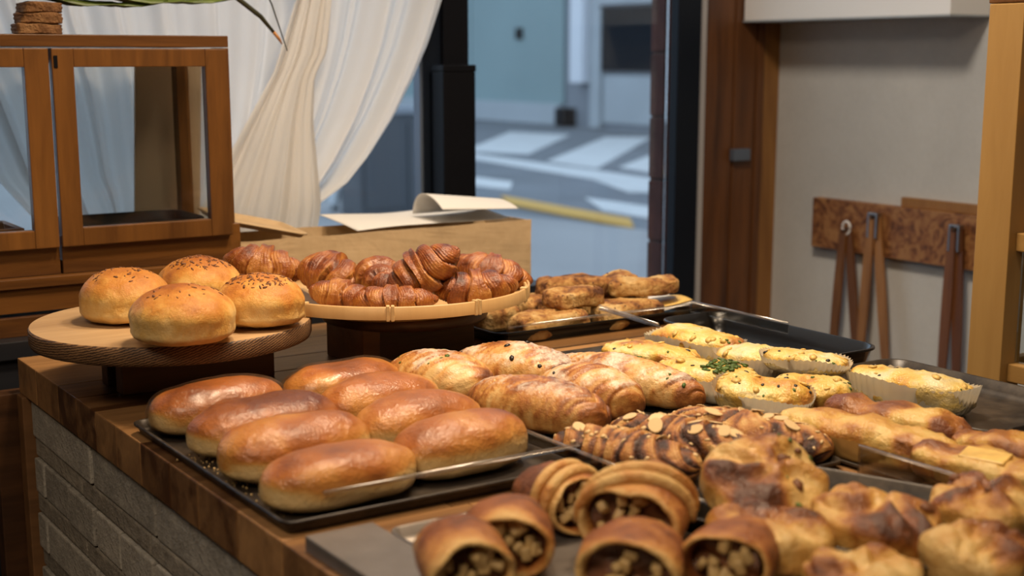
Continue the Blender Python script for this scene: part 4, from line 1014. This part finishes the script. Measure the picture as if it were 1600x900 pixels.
# long cheese topped breads
g = 'long cheese topped breads'
for lab, x, y, L, W, H, rz, sd, cp in [
    ('long cheese topped bread in a pleated cup beside the almond croissants', 1.252, 1.115, 0.230, 0.070, 0.046, -76, 1, True),
    ('brown cheese topped bread behind the pleated one, before the paper boat', 1.338, 1.145, 0.200, 0.066, 0.046, -78, 2, False),
    ('long bread with a yellow cheese slice at the right edge of the picture', 1.262, 0.945, 0.180, 0.070, 0.044, -80, 3, True),
    ('browned cheese bread at the right edge behind the one with cheese slice', 1.345, 0.965, 0.170, 0.064, 0.046, -78, 4, False)]:
    def f_piz(P, D, sd=sd):
        z = D[..., 2]; lob = np.sin(P[..., 0] * 95 + sd)
        d = 0.009 * fbm(P, 28, 5, sd * 23) + 0.002 * lob * sstep(0, .6, z) + 0.004 * np.abs(fbm(P, 70, 3, sd)) * sstep(0, .5, z)
        bake = np.clip(0.44 + 0.24 * (sd in (2, 4)) + 0.12 * lob + 1.5 * fbm(P, 24, 3, sd * 23 + 3), 0, 1); return d, bake, None
    o, P, N = blob('cheese_bread', L, W, H, f_piz, M['pizza'], 60, 64, ex=0.6, ey=0.85, ez_top=0.65, ez_bot=0.4, belly=0.5, loc=(x, y, TZ + 0.0025), rz=rz)
    tag(o, lab, 'bread', g)
    if sd == 3:
        bm = bmesh.new(); add_box(bm, (-.026, -.014, -.003), (.026, .014, .003), .002); bm_obj('cheese_slice', bm, M['cheese'], o, False, (0.0, -0.010, H * 0.955), (R(12), 0, R(5)))
    if cp: cup(o, L * 0.50, W * 0.52, H * 0.55, M['cup_brown'], sd, pleats=60, flare=1.03)
o = sheet('baking_paper', 1.30, 1.395, 0.90, 1.24, lambda u, v, x, y: (x, y, TZ + 0.0045 + 0.006 * u * u), M['white_paper'], 'white baking paper under the brown cheese topped bread', 'paper', 10)

# ================================================================== front: steel tray with nut rolls, rotated dark tray with pies
fl = thing('steel_tray', 'steel tray with a wide flat flange at the front left', 'tray', (0.70, 0.97, TZ))
tray_mesh('well', 0.120, 0.225, 0.016, M['steel_dull'], flare=0.010, lip=0.003, r=0.012, parent=fl, loc=(0.048, -0.025, 0.0))
box('flange', (-0.152, -0.30, 0.0), (-0.0765, 0.228, 0.016), M['steel_dull'], fl, 0.002)
tray('pie_tray', 'dark tray at the front right under the round pies', 0.78, 0.60, 1.01, 1.03, TZ, 0.030, M['baked_tray'], rz=22, flare=0.012, lip=0.004, r=0.02).location = (1.052, 0.877, TZ)

def nut_roll(label, x, y, z, ln, rad, rz, tilt, seed, strips=0):
    """hollow rolled pastry, open end towards local -y, nut filling inside"""
    n_a = 56; a = np.linspace(0, 2 * math.pi, n_a, endpoint=False)
    prof = [(0.0, 1.0), (0.55, 0.98), (0.85, 0.88), (0.98, 0.6), (1.0, 0.3), (0.99, 0.05), (0.955, -0.02), (0.90, -0.03), (0.84, 0.0), (0.80, 0.10), (0.78, 0.25)]
    rows_ = []
    for k, (rf, yf) in enumerate(prof):
        for_row = np.stack([rad * rf * np.cos(a) * 1.18, np.full_like(a, yf * ln), rad * rf * np.sin(a) * 0.88], -1); rows_.append(for_row)
    P = np.array(rows_); d = fbm(P, 22, 4, seed) * 0.010
    P[..., 0] *= 1 + d * 16; P[..., 2] *= 1 + d * 16; P[..., 1] += 1.2 * d + 0.010 * np.cos(a * 1 + seed)[None] * np.linspace(0, 1, len(prof))[:, None]
    zoff = rad * 0.88; P[..., 2] += zoff; P[..., 2] = np.maximum(P[..., 2], 0)
    V, Fc = grid(P, True, True, False)
    bake = np.clip(np.array([0.7, 0.7, 0.74, 0.80, 0.74, 0.50, 0.16, 0.06, 0.22, 0.6, 0.8])[:, None] + 0.7 * fbm(P, 26, 3, seed + 4), 0, 1)
    o = mk('nut_roll', V, Fc, M['shell'], None, True, (x, y, z), (R(tilt[0]), R(tilt[1]), R(rz)))
    at = o.data.attributes.new('bake', 'FLOAT', 'POINT'); at.data.foreach_set('value', bake.astype(np.float32).ravel())
    tag(o, label, 'pastry', 'nut filled pastry rolls on the steel tray')
    rf = np.linspace(0, 0.80, 8)[:, None]; F_ = np.stack([rad * rf * np.cos(a) * 1.18, 0.16 * ln + 0 * rf * a, rad * rf * np.sin(a) * 0.88 + zoff], -1)
    F_[..., 1] += 0.012 * fbm(F_, 60, 3, seed + 8); F_[0] = F_[0].mean(0)
    V, Fc = grid(F_, True, True, False); fo = mk('filling', V, Fc, M['filling'], o, True)
    at = fo.data.attributes.new('bake', 'FLOAT', 'POINT'); at.data.foreach_set('value', np.clip(0.4 + fbm(F_, 50, 2, seed), 0, 1).astype(np.float32).ravel())
    r = random.Random(seed)
    for k in range(13):
        q = r.uniform(0, 6.28); rr = rad * math.sqrt(r.uniform(0, .42)); s = r.uniform(.005, .0085)
        bm = bmesh.new(); add_box(bm, (-s, -s * .7, -s * .6), (s, s * .7, s * .6), s * 0.35)
        bm_obj('nut', bm, M['nut'], fo, True, (rr * math.cos(q) * 1.18, 0.13 * ln - r.uniform(0, .004), rr * math.sin(q) * .88 + zoff), (r.uniform(0, 3), r.uniform(0, 3), r.uniform(0, 3)))
    for k in range(strips):
        yy = ln * (0.22 + 0.24 * k); pts = [(rad * 1.2 * math.cos(t), yy + 0.012 * math.cos(t), rad * 0.92 * math.sin(t) + zoff) for t in np.linspace(-.1, math.pi + .1, 16)]
        tb = tube('pastry_strip', pts, [0.004 + 0.0035 * math.sin(math.pi * i / 15) for i in range(16)], M['shell'], o, 8)
        at = tb.data.attributes.new('bake', 'FLOAT', 'POINT'); at.data.foreach_set('value', np.clip(0.30 + fbm(np.array([v.co[:] for v in tb.data.vertices]), 40, 2, k), 0, 1).astype(np.float32))
    return o
ZT = TZ + 0.003
nut_roll('nut filled pastry roll at the lowest left of the steel tray', 0.590, 0.955, ZT + .012, 0.085, 0.036, H0 + 14, (0, 0), 1)
nut_roll('nut filled pastry roll second from the left, open side up front', 0.665, 1.010, ZT, 0.090, 0.039, H0 + 2, (0, 0), 2)
nut_roll('nut filled pastry roll at the bottom middle of the picture', 0.708, 0.890, ZT, 0.090, 0.041, H0 - 12, (0, 0), 3)
nut_roll('large banded nut roll at the back of the steel tray', 0.788, 0.985, ZT, 0.100, 0.045, H0 - 14, (6, 0), 4, 2)
nut_roll('dark red brown nut roll with strips behind the banded one', 0.800, 1.080, ZT, 0.085, 0.034, H0 + 30, (0, 0), 5, 2)
nut_roll('curled pastry roll beside the round pies', 0.795, 0.868, ZT + .004, 0.080, 0.034, H0 - 30, (0, 0), 6)

def f_pie(seed, pale):
    def f(P, D):
        z = D[..., 2]; th = np.arctan2(P[..., 1], P[..., 0])
        fold = np.sin(th * 5 + 2.0 * np.sin(P[..., 0] * 50 + seed))
        d = 0.012 * fbm(P, 18, 5, seed) + 0.0055 * fold * sstep(-.2, .7, z) - 0.005 * np.exp(-(fbm(P, 24, 3, seed + 6) / .06) ** 2) * sstep(.2, .7, z)
        top = sstep(-0.1, 0.6, z)
        bake = np.clip(0.20 - pale + 0.32 * top + 0.16 * fold * top + 1.0 * fbm(P, 22, 4, seed + 3) * (0.4 + top), 0, 1); return d, bake, None
    return f
g = 'round pies on the front dark tray'
for lab, x, y, z, dx, dy, h, rz, tl, sd, pale, hb in [
    ('round pie with green herbs leaning up behind the front pies', 0.965, 1.000, .030, 0.128, 0.118, 0.050, 10, (24, -12), 1, 0.0, 10),
    ('brown folded pie lying in front of the leaning herb pie', 0.888, 0.905, .006, 0.118, 0.112, 0.052, 60, (4, 4), 2, -0.06, 0),
    ('folded pie with dark spots in the middle of the front tray', 0.998, 0.875, .004, 0.125, 0.118, 0.056, -20, (5, 6), 3, -0.04, 0),
    ('dark baked pie at the right edge of the picture', 1.125, 0.845, .004, 0.120, 0.112, 0.056, 30, (0, 0), 4, -0.10, 0),
    ('pale golden pie at the lower right corner', 1.008, 0.762, .004, 0.100, 0.096, 0.056, 80, (0, 0), 5, 0.16, 0),
    ('pale pie cut off by the bottom edge of the picture', 0.885, 0.785, .006, 0.100, 0.098, 0.048, 0, (0, 0), 6, 0.18, 0)]:
    o, P, N = blob('round_pie', dx, dy, h, f_pie(sd * 29, pale), M['pie'], 56, 72, ex=0.95, ey=0.95, ez_top=0.62, ez_bot=0.45, belly=0.5, loc=(x, y, TZ + z), rz=rz, tilt=tl)
    tag(o, lab, 'pie', g)
    if hb: flakes('herb', P, N, hb, 0.009, M['herb'], o, seed=sd, zmin=0.5, aspect=0.7)
    if sd in (1, 3, 4): flakes('raisin', P, N, 3, 0.017, M['seed'], o, seed=sd + 2, zmin=0.75, aspect=0.85, thick=0.5)
acryl('acrylic_divider', 'smoky clear divider between the round pies and cheese breads', (1.196, 1.075), (1.199, 0.70), TZ + 0.0005, TZ + 0.032)

# ================================================================== right wall: rack, tongs, white cabinet
rk = thing('tong_rack', 'burl patterned wooden board on the grey wall for hanging tongs', 'rack', (2.705, 2.3, 0.9))
box('board', (-0.012, -0.42, -0.068), (0.015, 0.318, 0.063), M['burl'], rk, 0.002)
bb = thing('wall_shelf', 'lighter strip of wood behind the right end of the tong board', 'shelf', (2.712, 2.0, 0.975))
box('board', (-0.008, -0.2, -0.012), (0.008, 0.330, 0.012), M['trim_wood'], bb, 0.002)
def tongs(label, y, ztop, ya, yb, zb, mat, clip, ring=False):
    t = thing('wooden_tongs', label, 'tongs', (2.676, y, ztop), 0, 'tongs hanging on the wall board')
    for yy, dx in ((ya, -0.004), (yb, 0.004)):
        bm = bmesh.new(); n = 10; V = []; Fc = []
        for i in range(n + 1):
            u = i / n; wv = 0.0095 + 0.0045 * math.sin(math.pi * u); th = 0.0035; cy = (yy - y) * u ** 1.1 + (0.007 if yy > y else -0.007); cz = (zb - ztop) * u
            V += [(dx - th, cy - wv, cz), (dx + th, cy - wv, cz), (dx + th, cy + wv, cz), (dx - th, cy + wv, cz)]
        for i in range(n):
            for k in range(4): Fc.append((i * 4 + k, i * 4 + (k + 1) % 4, i * 4 + 4 + (k + 1) % 4, i * 4 + 4 + k))
        Fc += [(0, 3, 2, 1), (n * 4, n * 4 + 1, n * 4 + 2, n * 4 + 3)]
        mk('arm', V, Fc, mat, t)
    if ring:
        tube('ring', [(0, 0.013 * math.cos(q), 0.004 + 0.017 * math.sin(q)) for q in np.linspace(0, 2 * math.pi, 20)], 0.003, M['white_paint'], t)
    else:
        box('clip', (-0.009, -0.016, -0.055), (0.009, -0.010, 0.004), clip, t, 0.001); box('clip', (-0.009, 0.010, -0.055), (0.009, 0.016, 0.004), clip, t, 0.001)
        box('clip', (-0.009, -0.016, 0.004), (0.009, 0.016, 0.009), clip, t, 0.001)
    tube('peg', [(0.03, 0, -0.004), (-0.012, 0, -0.002)], 0.004, M['stand_dark'], t)
    return t
tongs('light wooden tongs hanging from a pale ring, leftmost on the board', 2.480, 0.892, 2.500, 2.432, 0.54, M['tong_wood'], M['steel'], True)
tongs('wooden tongs with steel clip hanging open, middle of the three', 2.388, 0.935, 2.405, 2.335, 0.54, M['tong_wood'], M['steel'])
tongs('dark closed wooden tongs hanging beside the pale wooden post', 2.135, 0.930, 2.143, 2.118, 0.54, M['tong_dark'], M['steel'])
wc = thing('white_cabinet', 'white wall cabinet above the tong board, bottom edge in view', 'cabinet', (2.645, 2.45, 1.42))
box('body', (-0.066, -0.34, 0.004), (0.073, 0.332, 0.50), M['white_paint'], wc, 0.002)
box('bottom_trim', (-0.069, -0.342, 0.0), (0.074, 0.334, 0.0035), M['fac_light'], wc, 0.001)

# pine shelf frame at the right edge
sf = thing('pine_shelf', 'pale pine shelf frame standing at the right edge of the picture', 'shelf', (1.93, 1.44, 0))
box('post', (-0.03, -0.028, 0), (0.02, 0.038, 1.413), M['pine'], sf, 0.002)
box('post', (0.03, -0.55, 0), (0.075, -0.50, 1.413), M['pine'], sf, 0.002)
box('post', (0.30, -0.028, 0), (0.345, 0.03, 1.413), M['pine'], sf, 0.002)
box('post', (0.30, -0.55, 0), (0.345, -0.50, 1.413), M['pine'], sf, 0.002)
box('top_rail', (-0.03, -0.55, 1.4135), (0.345, 0.04, 1.46), M['case_wood'], sf, 0.002)
for z in (0.800, 1.018, 1.232):
    box('rail', (-0.012, -0.50, z), (0.018, -0.0285, z + 0.030), M['pine_h'], sf, 0.002)
    box('rail', (0.0205, 0.0, z), (0.2995, 0.02, z + 0.028), M['pine'], sf, 0.002)
    box('shelf_board', (0.03, -0.49, z + 0.002), (0.30, -0.02, z + 0.014), M['pine_h'], sf, 0.001)
box('glass_panel', (0.004, -0.50, 0.832), (0.008, -0.030, 1.016), M['glass'], sf, 0)
